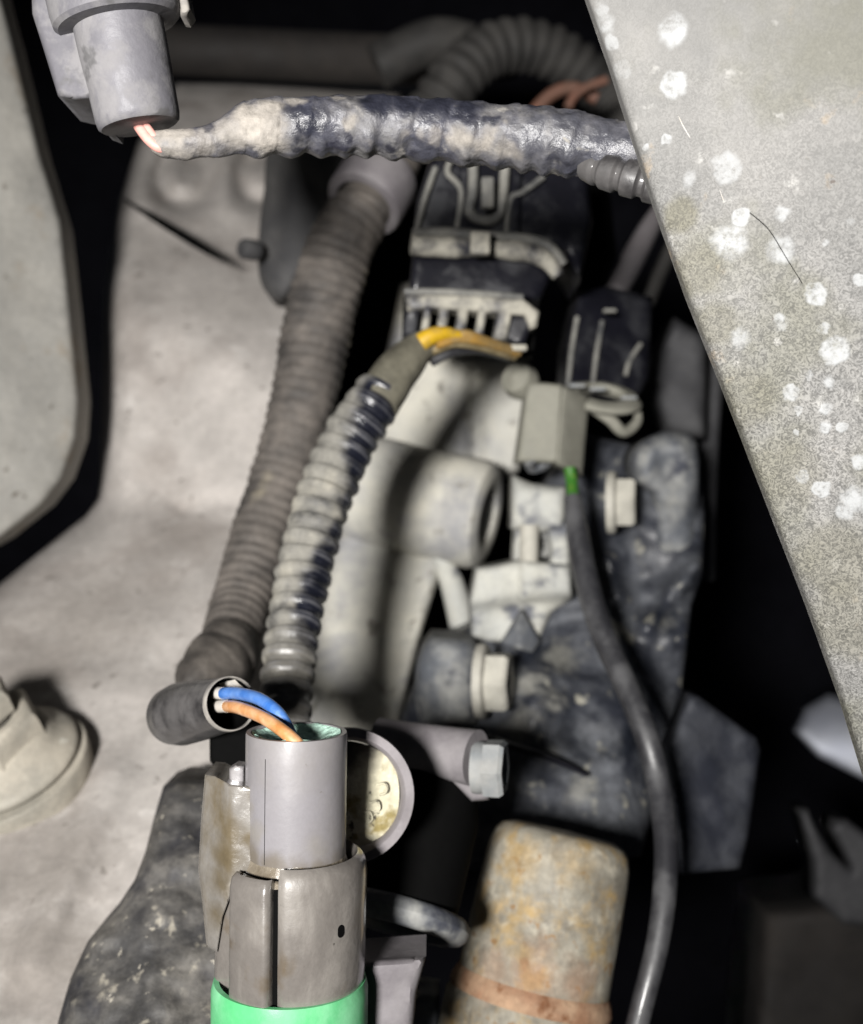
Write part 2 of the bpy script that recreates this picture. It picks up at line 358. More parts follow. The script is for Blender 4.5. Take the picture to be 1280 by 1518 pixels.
M['rim'] = mat('worn_rim', (.17, .16, .15), (.30, .28, .25), .5, 2, .15, grain=.1, rough=.5, bump=.1)
M['rust'] = mat('rusty_zinc_can', (.185, .172, .138), (.265, .245, .20), .50, 1.1, .25, spots=[((.13, .115, .09), 1.2, .58, .16), ((.34, .315, .255), 2.4, .62, .12), ((.27, .19, .085), 1.7, .60, .13), ((.19, .11, .045), 3.2, .66, .06)], grain=.28, grain_scale=7, rough=.46, bump=.22, bump_scale=4, warp=.7, psoft=(1.4, .2),
    patches=[((.23, .125, .07), [(720, 1440, 23, 40, .5), (790, 1450, 23, 40, .6), (860, 1460, 23, 40, .5), (800, 1410, 23, 26, .35)]), ((.29, .20, .085), [(770, 1270, 23.6, 34, .5), (850, 1280, 23.6, 34, .5), (740, 1340, 23.5, 18, .6), (862, 1345, 23.5, 17, .6)])])
M['rustband'] = mat('rust_band', (.24, .13, .075), (.33, .22, .14), .5, 1.2, .15, spots=[((.14, .055, .02), 2.0, .64, .06)], grain=.2, rough=.75, bump=.4)
M['steel'] = mat('worn_steel', (.22, .205, .212), (.17, .155, .16), .5, 1, .2, grain=.1, rough=.5, bump=.1, metal=.2)
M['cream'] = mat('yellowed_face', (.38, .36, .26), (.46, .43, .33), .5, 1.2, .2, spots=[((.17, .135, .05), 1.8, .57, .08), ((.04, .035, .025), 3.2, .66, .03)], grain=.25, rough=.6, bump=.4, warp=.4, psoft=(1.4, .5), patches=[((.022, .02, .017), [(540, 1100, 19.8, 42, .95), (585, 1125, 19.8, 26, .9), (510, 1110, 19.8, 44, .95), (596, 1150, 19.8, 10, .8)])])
M['mauve'] = mat('mauve_grey_pipe', (.125, .114, .122), (.19, .178, .182), .5, .7, .2, grain=.1, rough=.5, bump=.12)
M['boltcream'] = mat('zinc_bolt', (.29, .28, .245), (.40, .385, .335), .5, 1.3, .2, grain=.1, rough=.45, bump=.12)
M['boltblue'] = mat('steel_bolt', (.15, .165, .175), (.24, .24, .23), .5, 1.0, .2, grain=.1, rough=.45, bump=.12)
M['deep'] = mat('shaded_far_metal', (.030, .030, .033), (.06, .06, .062), .5, .3, .2, grain=.2, rough=.6, bump=.2)  # light falloff deep in the bay is put into this base colour
M['deepbrown'] = mat('shaded_brown_metal', (.016, .014, .013), (.028, .024, .021), .5, .3, .2, grain=.2, rough=.7, bump=.2)  # brown darkened in the colour, since little light reaches the far parts
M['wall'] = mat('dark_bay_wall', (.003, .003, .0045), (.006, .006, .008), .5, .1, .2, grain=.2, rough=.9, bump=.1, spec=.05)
M['loomdim'] = mat('dim_loom', (.026, .025, .024), (.055, .052, .048), .5, .5, .2, grain=.15, rough=.6, bump=.2)  # loom colours darkened to look dim deep in the bay
M['shine'] = mat('bright_pale_metal', (.62, .65, .75), (.72, .75, .82), .5, .4, .2, grain=.05, rough=.4, bump=.05)
M['redwire'] = mat('rust_red_wire', (.17, .075, .05), (.12, .07, .05), .5, 1, .2, grain=.1, rough=.5, bump=.1)

# ------------------------------------------------------------------ the setting: back wall and the frame member
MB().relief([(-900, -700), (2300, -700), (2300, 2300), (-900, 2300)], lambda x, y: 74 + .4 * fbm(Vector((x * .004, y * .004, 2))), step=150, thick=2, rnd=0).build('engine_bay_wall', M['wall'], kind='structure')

qB = plane3((160, 440, 39.5), (400, 560, 37.4), (270, 752, 36.6))
qA = plane3((160, 440, 39.5), (400, 560, 37.4), (300, 160, 51))
qC = plane3((130, 760, 36.7), (400, 752, 36.4), (200, 1500, 22.6))
def floor_d(x, y):
    q = smax(smin(qA(x, y), qB(x, y), .0004), qC(x, y), .0003)
    d = 1 / q
    v = Vector((x * .006, y * .006, 1.7))
    d += .10 * fbm(v, 4)
    # pressed rings of the upper sheet
    for cx, cy, rr, wd, a0 in ((272, 262, 36, 13, .25), (392, 262, 34, 12, .2)):
        rad = math.hypot(x - cx, (y - cy) * 1.0)
        d += 1.1 * math.exp(-((rad - rr) / wd) ** 2) - .40 * math.exp(-((rad - rr - 34) / 18) ** 2)
    d += .5 * math.exp(-(seg_dist(x, y, (284, 215), (276, 262)) / 9) ** 2) * 1.6
    # creases round the fold
    d += .16 * math.exp(-(seg_dist(x, y, (185, 690), (268, 752)) / 7) ** 2)
    d += .24 * math.exp(-(seg_dist(x, y, (268, 755), (370, 736)) / 8) ** 2)
    # long pressed ridge running down the lower sheet
    d -= .50 * math.exp(-(seg_dist(x, y, (165, 1150), (40, 1420)) / 34) ** 2)
    d -= .35 * sstep(0, 60, -(x - 150 + (y - 1150) * .46)) * sstep(1150, 1230, y)
    d += .25 * math.exp(-(seg_dist(x, y, (250, 985), (60, 960)) / 40) ** 2)
    return d
panel = MB().relief([(262, 122), (420, 120), (640, 124), (600, 200), (540, 300), (500, 420), (470, 560), (440, 760), (420, 1080), (420, 1300), (380, 1620), (-120, 1620), (-120, 962), (0, 866), (128, 764), (146, 738), (149, 600), (153, 430), (170, 320), (205, 210)],
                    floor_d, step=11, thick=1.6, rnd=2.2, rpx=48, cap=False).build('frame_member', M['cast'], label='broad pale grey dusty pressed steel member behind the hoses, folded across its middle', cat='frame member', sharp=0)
MB().tube([P(185, 296, 40.6), P(240, 330, 39.9), P(300, 366, 39.2), P(338, 388, 38.9)], [.05, .13, .14, .03], seg=10).build('seam', M['inside'], panel, label='dark slanting seam')

# ------------------------------------------------------------------ left casting
ql = plane3((0, 100, 34.2), (110, 600, 34.6), (-100, 500, 32.5))
MB().relief([(-160, -90), (-22, -90), (18, 60), (58, 225), (90, 328), (103, 450), (117, 590), (113, 648), (92, 708), (62, 748), (0, 797), (-160, 890)],
            lambda x, y: 1 / ql(x, y) + .12 * fbm(Vector((x * .01, y * .01, 4)), 3), step=13, thick=1.2, rnd=.22, rpx=9).build(
    'side_casting', M['cast2'], label='dull grey pitted casting with a rounded corner along the left edge', cat='casting', sharp=0)

# ------------------------------------------------------------------ big nut, lower left
def nut_big():
    n = Vector((-.19, -.50, .84)); c = P(0, 1122, 27.3) - n * .34
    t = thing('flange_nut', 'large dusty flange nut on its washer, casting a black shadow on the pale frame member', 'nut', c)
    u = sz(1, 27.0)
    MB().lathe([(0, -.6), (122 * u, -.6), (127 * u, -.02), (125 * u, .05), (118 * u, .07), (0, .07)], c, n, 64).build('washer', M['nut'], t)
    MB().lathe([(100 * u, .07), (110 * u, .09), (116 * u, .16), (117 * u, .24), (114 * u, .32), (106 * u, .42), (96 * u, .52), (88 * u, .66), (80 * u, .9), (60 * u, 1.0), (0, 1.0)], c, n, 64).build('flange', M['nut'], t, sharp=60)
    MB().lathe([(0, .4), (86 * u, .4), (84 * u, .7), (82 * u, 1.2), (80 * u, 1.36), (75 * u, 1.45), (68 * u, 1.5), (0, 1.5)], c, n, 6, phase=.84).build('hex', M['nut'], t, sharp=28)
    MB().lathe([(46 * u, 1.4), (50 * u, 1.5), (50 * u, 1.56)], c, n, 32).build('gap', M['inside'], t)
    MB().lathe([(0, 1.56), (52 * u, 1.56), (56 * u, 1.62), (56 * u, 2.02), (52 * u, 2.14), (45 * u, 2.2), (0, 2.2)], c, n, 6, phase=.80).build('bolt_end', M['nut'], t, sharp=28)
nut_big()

# ------------------------------------------------------------------ mottled rubber bracket, bottom
qr = plane3((270, 1170, 24.6), (100, 1500, 21.0), (330, 1500, 20.8))
MB().relief([(242, 1166), (262, 1158), (330, 1160), (400, 1180), (420, 1400), (420, 1600), (66, 1600), (86, 1515), (104, 1452), (130, 1396), (170, 1350), (200, 1304), (216, 1262), (228, 1214)],
            lambda x, y: 1 / qr(x, y) - .35 * math.exp(-((x - 250) / 90) ** 2) + .22 * fbm(Vector((x * .02, y * .02, 9)), 4), step=10, thick=1.4, rnd=.6, rpx=22).build(
    'rubber_mount', M['rubber'], label='mottled black rubber mount with curved left side behind the green-based connector', cat='mount', sharp=0)

# ------------------------------------------------------------------ dark rubber flap
qt = plane3((400, 230, 35.), (410, 440, 35.2), (520, 300, 33.8))
flap = MB().relief([(408, 205), (530, 205), (545, 300), (500, 360), (450, 410), (432, 436), (414, 446), (398, 438), (384, 408), (384, 345), (392, 280)],
            lambda x, y: 1 / qt(x, y) - .3 * math.exp(-(seg_dist(x, y, (440, 220), (415, 420)) / 26) ** 2) + .1 * fbm(Vector((x * .02, y * .02, 3)), 3), step=9, thick=1.1, rnd=.5, rpx=14, smooth=3)
fo = flap.build('rubber_flap', M['tab'], label='dark grey pointed rubber flap hanging left of the wide dusty hose', cat='flap', sharp=0)
MB().lathe([(0, 0), (.24, 0), (.3, .1), (.3, .5), (.24, .6), (0, .6)], P(384, 372, 34.6), (-.75, -.6, 0), 18).build('nub', M['tab'], fo)

# ------------------------------------------------------------------ corrugated hoses
def corr(pitch, depth, seed=0, jitter=.25):
    def f(r, s, th, t):
        a = math.sin(2 * math.pi * s / pitch)
        wv = max(-1, min(1, a * 1.6))
        k = depth * (1 + jitter * noise.noise(Vector((s * 1.1, math.cos(th) * .8, math.sin(th) * .8 + seed))))
        return r * (1 + .5 * k * wv) + .035 * noise.noise(Vector((s * 2.2, math.cos(th) * 2, math.sin(th) * 2 + seed)))
    return f
# wide brown loom
h1 = [(545, 300, 31.6), (512, 350, 31.4), (487, 420, 31.2), (468, 500, 31.0), (448, 600, 30.6), (420, 700, 30.2), (386, 800, 29.4), (356, 900, 28.2), (330, 985, 26.4)]
t = thing('wide_hose', 'wide brown dusty corrugated hose slanting down to the open black sleeve', 'hose', P(330, 985, 26.4), 'corrugated hoses over the engine')
MB().tube([P(*q) for q in h1], [sz(a, q[2]) for a, q in zip((47, 49, 52, 51, 48, 46, 45, 44, 42), h1)], seg=28, mod=corr(.30, .04, 1, 1.2), sub=46).build('conduit', M['loom'], t, sharp=0)
MB().tube([P(590, 215, 32.2), P(573, 245, 31.6), P(545, 300, 31.0)], [sz(46, 32), sz(46, 31.5), sz(40, 31)], seg=24).build('inner_hose', M['loom'], t)
ax = P(586, 232, 32) - P(540, 305, 31)
MB().lathe([(sz(44, 31), -.1), (sz(57, 31), -.1), (sz(60, 31), 0), (sz(60, 31), .95), (sz(57, 31), 1.1), (sz(46, 31), 1.1)], P(541, 300, 31), ax, 32).build('collar', M['mauve'], t, label='pale grey collar')
# taped elbow from the loom to the sleeve
MB().tube([P(340, 955, 27.0), P(326, 985, 26.2), P(312, 1000, 25.6), P(290, 1010, 25.0), P(272, 1022, 24.6)], [sz(44, 27), sz(54, 26.2), sz(50, 25.6), sz(34, 25.0), sz(10, 24.6)], seg=28,
          mod=lambda r, s, th, t_: r * (1 + .05 * (((s * 1.4 + th / 6.283) % 1) - .5)) + .09 * noise.noise(Vector((s * 1.6, math.cos(th), math.sin(th) * 1.4)))).build('taped_elbow', M['loomtape'], t, sharp=0)

# open black sleeve
sd = 19.6
o_ = P(343, 1043, sd)
axs = Vector((.55, -.83, .22)).normalized()
t = thing('black_sleeve', 'short shiny black cable sleeve with an open end, blue and orange wires coming out', 'sleeve', o_ - axs * 2.2)
rr = sz(41, sd)
MB().lathe([(rr * .90, -2.75), (rr * 1.16, -2.6), (rr * 1.24, -2.2), (rr * 1.14, -1.2), (rr * 1.02, -.5), (rr, -.12)], o_, axs, 40, caps=(True, False)).build('tube', M['tubeblk'], t)
MB().lathe([(rr, -.12), (rr * 1.0, -.02), (rr * .98, 0), (rr * .945, 0), (rr * .925, -.06)], o_, axs, 40).build('rim', M['rim'], t)
MB().lathe([(rr * .925, -.06), (rr * .90, -2.0), (0, -2.0)], o_, axs, 32).build('bore', M['inside'], t)
# dried mud lodged on the far inner side of the mouth
xa, ya, za = frame(axs)
mud = MB()
rs = []
for i in range(6):
    h = -.05 - i * .14
    rs.append([o_ + za * h + (xa * math.cos(a) + ya * math.sin(a)) * (rr * (.90 - (.10 if j in (1, 2, 3, 4, 5) else 0) - .05 * noise.noise(Vector((i, j, 1))))) for j, a in enumerate([-1.75 + .24 * k for k in range(7)])])
n_ = len(rs[0])
mud.add([v for r_ in rs for v in r_], [(i * n_ + j, i * n_ + j + 1, (i + 1) * n_ + j + 1, (i + 1) * n_ + j) for i in range(5) for j in range(n_ - 1)])
mud.build('mud_crust', M['barewire'], t, sharp=0)

# narrow grey loom
h2 = [(566, 578, 26.6), (545, 610, 26.4), (512, 664, 26.2), (482, 735, 25.8), (462, 800, 25.4), (446, 870, 24.9), (434, 940, 24.3), (426, 1010, 23.7), (424, 1090, 23.0), (424, 1150, 22.4)]
t = thing('narrow_hose', 'narrow corrugated hose, grey with dust and bare black patches with painted shade, running up to the yellow wire', 'hose', P(424, 1150, 22.7), 'corrugated hoses over the engine')
MB().tube([P(*q) for q in h2], [sz(a, q[2]) for a, q in zip((36, 39, 41, 41, 41, 40, 39, 38, 38, 38), h2)], seg=28, mod=corr(.385, .085, 5, .8), sub=46).build('conduit', M['loom2'], t, sharp=0)
MB().tube([P(650, 505, 27.6), P(622, 516, 27.3), P(598, 540, 27.0), P(572, 574, 26.6), P(558, 598, 26.4)], [sz(20, 27.5), sz(24, 27.3), sz(29, 29), sz(34, 26.6), sz(35, 26.4)], seg=24,
          mod=lambda r, s, th, t_: r * (1 + .03 * math.sin(s * 5 + th)) + .03 * noise.noise(Vector((s * 2, math.cos(th) * 1.5, math.sin(th))))).build('tape_wrap', M['sleeve'], t)
t = thing('yellow_wires', 'small arch of yellow and ochre wires bridging to the black slotted connector', 'wires', P(640, 505, 27.5))
MB().tube([P(624, 508, 27.0), P(640, 498, 27.0), P(662, 494, 27.1), P(690, 499, 27.3)], [sz(14, 27), sz(13, 27), sz(10, 27), sz(6, 27)], seg=18).build('yellow_tape', M['yellow'], t)
for nm, mk, pts, r_ in (('wire', 'ochre', [(655, 500, 27.2), (690, 496, 27.3), (725, 508, 27.8), (768, 522, 28.6)], 8),
                        ('wire', 'umber', [(640, 520, 27.2), (672, 508, 27.3), (710, 512, 27.7), (762, 527, 28.7)], 8),
                        ('wire', 'ochre', [(648, 512, 27.0), (680, 503, 27.2), (718, 508, 27.6), (765, 524, 28.5)], 6),
                        ('wire', 'cable', [(640, 536, 27.4), (672, 521, 27.6), (712, 518, 28.0), (755, 528, 28.8)], 8)):
    MB().tube([P(*q) for q in pts], sz(r_, 27.5), seg=12).build(nm, M[mk], t)

# ------------------------------------------------------------------ black slotted connector behind the harness
def big_connector():
    d = 28.50
    t = thing('slotted_connector', 'black multi-pin connector with dusty lips, a raised latch and a slotted lower skirt', 'connector', P(700, 505, d))
    q = plane3((620, 250, 29.60), (610, 410, 29.40), (850, 300, 30.20))
    dd = lambda x, y: 1 / q(x, y)
    MB().relief([(642, 220), (872, 232), (878, 330), (860, 420), (838, 380), (800, 362), (612, 352), (618, 300), (630, 262)], dd, step=12, thick=2.5, rnd=.5, rpx=14).build('housing', M['bplast'], t)
    MB().relief([(684, 225), (775, 228), (772, 355), (676, 350)], lambda x, y: dd(x, y) - .25, step=12, thick=.6, rnd=.12, rpx=6).build('latch_plate', M['bplast'], t)
    # U-shaped latch eye with its tongue
    pts = [(702, 240), (701, 285), (696, 310), (706, 323), (728, 326), (741, 315), (746, 285), (749, 246)]
    MB().tube([P(x, y, dd(x, y) - .42) for x, y in pts], .13, seg=10).build('latch_eye', M['dusthi'], t)
    MB().box(P(723, 287, 28.90), sz(19, 29), .35, sz(46, 29), bev=.06).build('latch_tongue', M['dusthi'], t)
    for pts in ([(668, 238), (664, 256), (684, 284), (676, 345)], [(806, 262), (776, 284), (756, 296), (750, 345)], [(646, 248), (628, 300), (617, 345)]):
        MB().tube([P(x, y, dd(x, y) - .2) for x, y in pts], .075, seg=8).build('rib', M['dusthi'], t)
    # two lips that sweep down at the right
    lip1 = [(612, 346), (660, 344), (720, 349), (790, 355), (818, 368), (836, 392)]
    lip2 = [(610, 362), (660, 366), (720, 368), (780, 374), (810, 386), (828, 408)]
    MB().tube([P(x, y, dd(x, y) - .35) for x, y in lip1], .13, seg=12).build('lip', M['dusthi'], t)
    MB().tube([P(x, y, dd(x, y) - .45) for x, y in lip2], [.26, .27, .22, .25, .22, .16], seg=14,
              mod=lambda r, s, th, u: r * (1 + .22 * noise.noise(Vector((s * 2.2, 3, 1))))).build('lip', M['dustlip'], t)
    MB().box(P(712, 362, 28.60), sz(30, 28.60), .5, sz(34, 28.60), bev=.08).build('lip_bridge', M['dustlip'], t)
    MB().relief([(612, 374), (700, 372), (790, 380), (822, 400), (800, 446), (606, 436)], lambda x, y: dd(x, y) - .2, step=12, thick=1.8, rnd=.25, rpx=10).build('band', M['bplast'], t)
    # slotted skirt: top rail, bars with gaps between, dark back
    MB().tube([P(600, 432, 28.60), P(680, 434, 28.60), P(775, 441, 28.80)], .09, seg=10).build('rail_edge', M['dusthi'], t)
    MB().relief([(600, 436), (690, 437), (776, 443), (800, 462), (796, 484), (786, 488), (778, 468), (700, 462), (640, 458), (604, 462)], lambda x, y: 28.50, step=9, thick=.7, rnd=.12, rpx=7).build('rail', M['dustlip'], t)
    for x0, x1, x2, x3 in ((629, 641, 622, 634), (652, 668, 646, 660), (680, 697, 672, 688), (711, 724, 702, 716), (740, 762, 730, 752)):
        MB().relief([(x0, 452), (x1, 452), (x3, 504), (x2, 504)], lambda x, y: 28.52, step=9, thick=.5, rnd=.1, rpx=5).build('bar', M['dustlip'], t)
    MB().relief([(602, 455), (625, 452), (616, 498), (598, 496)], lambda x, y: 28.60, step=9, thick=.6, rnd=.1, rpx=5).build('end_block', M['bplast'], t)
    MB().relief([(750, 462), (794, 466), (778, 512), (742, 506)], lambda x, y: 28.75, step=9, thick=.6, rnd=.12, rpx=5).build('end_block', M['bplast'], t)
    MB().relief([(598, 438), (800, 444), (790, 530), (596, 512)], lambda x, y: 29.60, step=14, thick=1.2, rnd=0).build('backing', M['inside'], t)
    MB().box(P(762, 516, 28.40), sz(40, 28), .3, sz(10, 28), bev=.06).build('foot_bar', M['dustlip'], t)
big_connector()

# black sensor connector to its right
def conn2():
    d = 32.5
    t = thing('ribbed_connector', 'black ribbed connector under the speckled plate, clip ring at its lower end', 'connector', P(900, 600, d))
    q = plane3((840, 440, 32.8), (840, 600, 32.2), (960, 520, 33.6))
    dd = lambda x, y: 1 / q(x, y)
    MB().relief([(858, 432), (900, 424), (968, 440), (962, 560), (940, 600), (838, 578), (842, 500)], dd, step=12, thick=2.4, rnd=.3, rpx=12).build('housing', M['bplast'], t)
    for pts in ([(856, 470), (848, 520), (842, 575)], [(893, 476), (884, 530), (878, 580)], [(950, 510), (934, 535), (928, 556)]):
        MB().tube([P(x, y, dd(x, y) - .08) for x, y in pts], .07, seg=8).build('rib', M['dusthi'], t)
    MB().box(P(904, 461, 32.3), sz(20, 32), .3, sz(6, 32), bev=.05).build('catch', M['dusthi'], t)
    for x, y in ((856, 572), (886, 577), (932, 590)):
        MB().box(P(x, y, 31.7), sz(24, 32), .3, sz(6, 32), bev=.05).build('tooth', M['boltblue'], t)
    c = P(893, 590, 32.0)
    MB().lathe([(.55, -.18), (.72, -.1), (.80, 0), (.72, .12), (.5, .16), (.45, 0), (.55, -.18)], c, (.12, -.45, .88), 36, mod=lambda r, h, th: r * 1.35).build('clip_ring', M['gclip'], t)
    MB().tube([P(880, 606, 31.6), P(905, 622, 31.5), P(925, 640, 31.7), P(945, 625, 32), P(944, 602, 32.2)], [.13, .16, .15, .13, .1], seg=12).build('clip_hook', M['gclip'], t)
conn2()

# ------------------------------------------------------------------ cream gearbox casting
def casting():
    t = thing('cream_casting', 'cream cast aluminium housing with a thick open-ended boss, striped by a hose shadow', 'casting', P(560, 1080, 33))
    qa = plane3((590, 540, 36.8), (770, 560, 36.4), (640, 690, 36.2))
    MB().relief([(594, 420), (640, 410), (650, 520), (770, 530), (790, 600), (770, 700), (735, 712), (500, 700), (520, 640), (562, 560), (578, 500)],
                lambda x, y: 1 / qa(x, y) + .7 * sstep(690, 705, x) * (1 - sstep(705, 725, x)) + .35 * sstep(705, 725, x) + .06 * fbm(Vector((x * .02, y * .02, 3)), 3), step=11, thick=2, rnd=.5, rpx=16).build('upper_web', M['alu'], t, sharp=0)
    a, b = P(480, 716, 35.8), P(727, 766, 34.2); axv = b - a; L = axv.length
    rb = sz(82, 34.7)
    MB().lathe([(rb * 1.06, 0), (rb * 1.03, L * .4), (rb * 1.0, L * .5), (rb * .985, L - .35), (rb * .93, L - .12), (rb * .80, L), (rb * .52, L), (rb * .46, L - .06), (rb * .44, L - .8), (0, L - .8)], a, axv, 56).build('boss', M['alu'], t)
    MB().lathe([(rb * .2, L - .8), (rb * .36, L - .8), (rb * .34, L - .15), (rb * .2, L - .12), (0, L - .12)], a, axv, 28).build('bush', M['boltblue'], t)
    qb = plane3((480, 800, 34.4), (640, 830, 34.4), (520, 1080, 31.6))
    MB().relief([(470, 770), (600, 790), (660, 812), (652, 850), (622, 950), (588, 1090), (560, 1160), (430, 1160), (440, 1000)],
                lambda x, y: 1 / qb(x, y) - .3 * math.exp(-(seg_dist(x, y, (640, 830), (580, 1090)) / 18) ** 2) + .05 * fbm(Vector((x * .02, y * .02, 5)), 3), step=11, thick=1.6, rnd=.3, rpx=12).build('leg_web', M['alu'], t, sharp=0)
    MB().tube([P(652, 822, 34.2), P(672, 870, 34.3), P(688, 935, 34.5)], [.28, .36, .4], seg=12).build('strut', M['alu2'], t)
casting()

# dark gearbox with grime
def gearbox():
    qm = plane3((720, 900, 31.6), (1000, 700, 34.2), (850, 1240, 27.6))
    def dd(x, y):
        v = Vector((x * .012, y * .012, 8))
        d = 1 / qm(x, y) + .22 * fbm(v, 4) + .08 * abs(fbm(v * 2.3 + Vector((5, 1, 2)), 3))
        d += .55 * sstep(-10, 10, (y - 905) + (x - 850) * .18) - .25 * sstep(-8, 8, (y - 985) - (x - 760) * .12)
        d -= .9 * math.exp(-(((x - 985) / 48) ** 2 + ((y - 722) / 62) ** 2) ** 2)
        d += .7 * math.exp(-(((x - 955) / 50) ** 2 + ((y - 862) / 30) ** 2))
        d -= .45 * math.exp(-(seg_dist(x, y, (1030, 840), (960, 930)) / 12) ** 2)
        d -= .4 * math.exp(-(seg_dist(x, y, (905, 830), (920, 890)) / 12) ** 2)
        d -= .5 * math.exp(-(((x - 800) / 60) ** 2 + ((y - 1040) / 50) ** 2))
        d += 1.4 * sstep(930, 1010, x + (y - 1000) * .1) * sstep(930, 1040, y)
        return d
    t = MB().relief([(700, 930), (778, 890), (800, 800), (806, 720), (850, 640), (940, 660), (985, 638), (1032, 648), (1046, 760), (1042, 850), (1026, 900), (1012, 1020), (985, 1150), (950, 1270), (700, 1290), (590, 1200), (590, 1070), (640, 960)],
                    dd, step=9, thick=2.2, rnd=.5, rpx=14).build('gearbox_case', M['block'], label='grimy blue-black gearbox case with dusty patches behind the thin curved cable', cat='gearbox case', sharp=0)
    # pale bracket on its upper left
    b = thing('pale_bracket', 'pale dusty metal bracket with a round hole under the olive grey clip', 'bracket', P(770, 950, 30.6))
    MB().relief([(706, 842), (735, 838), (772, 830), (846, 838), (850, 888), (818, 908), (800, 948), (752, 955), (700, 948), (697, 890)],
                lambda x, y: 30.8 + .5 * sstep(880, 905, y + (x - 770) * .1) - .3 * sstep(768, 778, x) * (1 - sstep(884, 890, y)) + .12 * fbm(Vector((x * .02, y * .02, 2)), 4), step=8, thick=1.6, rnd=.3, rpx=10).build('foot', M['alu2'], b, sharp=0)
    MB().relief([(760, 704), (788, 716), (840, 722), (838, 786), (800, 790), (758, 784)], lambda x, y: 31.0 + .3 * sstep(735, 700, y), step=9, thick=1.4, rnd=.35, rpx=14).build('arm', M['alu2'], b, sharp=0)
    MB().relief([(764, 780), (780, 784), (776, 842), (760, 838)], lambda x, y: 31.7, step=9, thick=.8, rnd=.2, rpx=8).build('post', M['alu2'], b)
    MB().lathe([(0, 0), (.22, 0), (.25, .08), (.25, 1.2), (0, 1.2)], P(784, 846, 31.0), (0.02, 0, 1), 18).build('pin', M['boltcream'], b)
    MB().relief([(808, 776), (846, 770), (846, 850), (812, 850), (818, 815)], lambda x, y: 31.2, step=8, thick=1.0, rnd=.25, rpx=10).build('post', M['alu2'], b)
    MB().lathe([(.16, .1), (.36, .1), (.40, 0), (.40, -.3), (.16, -.3), (.16, .1)], P(802, 806, 31.7), (.5, -.85, 0), 24).build('hole_rim', M['boss'], b)
    # wedge rib below
    MB().relief([(742, 955), (775, 905), (802, 950), (790, 968)], lambda x, y: 30.6 + .012 * abs(x - 772), step=7, thick=.8, rnd=.1, rpx=5).build('rib', M['boss'], b)
    # upper right boss of the case
    k = thing('case_lug', 'dusty slate lug standing beside the cream flange bolt', 'lug', P(985, 800, 32.5))
    MB().relief([(938, 668), (985, 640), (1034, 655), (1036, 760), (1028, 826), (980, 836), (966, 790), (962, 735), (940, 715)],
                lambda x, y: 32.3 + .35 * math.exp(-(((x - 985) / 16) ** 2 + ((y - 690) / 24) ** 2)) + .2 * sstep(735, 760, y) + .22 * fbm(Vector((x * .016, y * .016, 6)), 4), step=8, thick=2, rnd=.9, rpx=26, smooth=3).build('lug_body', M['boss'], k, sharp=0)
    return t
gearbox()

def bolt(name, label, c, axis, rw, rh, hh, mk, grp, deep=True):
    t = thing(name, label, 'bolt', c, grp)
    MB().lathe([(0, -.12), (rw, -.12), (rw * 1.02, -.02), (rw, .08), (rw * .92, .13), (0, .13)], c, axis, 40).build('washer', M[mk], t)
    MB().lathe([(0, .1), (rh * .98, .1), (rh, .16), (rh, hh - .08), (rh * .9, hh)] + ([(rh * .62, hh), (rh * .56, hh - .12), (0, hh - .16)] if deep else [(0, hh)]), c, axis, 6, phase=.5).build('hex_head', M[mk], t, sharp=25)
    return t
g = 'bolts along the gearbox'
bolt('flange_bolt', 'cream flange bolt at the upper end of the row, beside the slate lug', P(908, 745, 31.6), (.97, -.215, .0), sz(46, 31.6), sz(39, 31.6), .62, 'boltcream', g)
bolt('flange_bolt', 'dusty hex bolt with its washer on the thick slate boss', P(716, 1010, 29.2), (.97, -.215, .0), sz(55, 29.2), sz(46, 29.2), .68, 'boltcream', g)
bolt('flange_bolt', 'blue-grey hex bolt on the end of the mauve pipe, lowest of the row', P(712, 1138, 22.0), (.97, -.22, .0), sz(38, 22), sz(44, 22), .48, 'boltblue', g)
# boss below the middle bolt
MB().relief([(640, 944), (700, 948), (712, 965), (712, 1076), (620, 1082), (614, 1030), (616, 990), (626, 960)], lambda x, y: 29.7 - .45 * math.exp(-((x - 672) / 40) ** 2) + .12 * fbm(Vector((x * .02, y * .02, 4)), 4), step=8, thick=2, rnd=.7, rpx=22).build(
    'bolt_boss', M['boss'], label='thick dusty slate boss carrying a hex bolt next to the cream leg', cat='boss', sharp=0)
# mauve pipe
pp = thing('mauve_pipe', 'short mauve grey pipe crossing to the lowest bolt above the rusty can', 'pipe', P(640, 1120, 22.5))
MB().tube([P(560, 1102, 23.0), P(600, 1108, 22.8), P(650, 1114, 22.4), P(706, 1124, 22.0)], [sz(38, 23), sz(38, 22.8), sz(38, 22.4), sz(42, 22)], seg=32).build('pipe_body', M['mauve'], pp)
MB().relief([(650, 1140), (716, 1140), (726, 1186), (700, 1188)], lambda x, y: 22.0, step=9, thick=.5, rnd=.15, rpx=8).build('gusset', M['mauve'], pp)
# thin dark retaining wire across the case
MB().tube([P(722, 1094, 28.4), P(765, 1108, 28.4), P(815, 1124, 28.4), P(872, 1150, 28.3)], [.10, .09, .08, .05], seg=8).build('thin_rod', M['bplast'], label='thin black rod lying across the gearbox case above the rusty can', cat='rod')

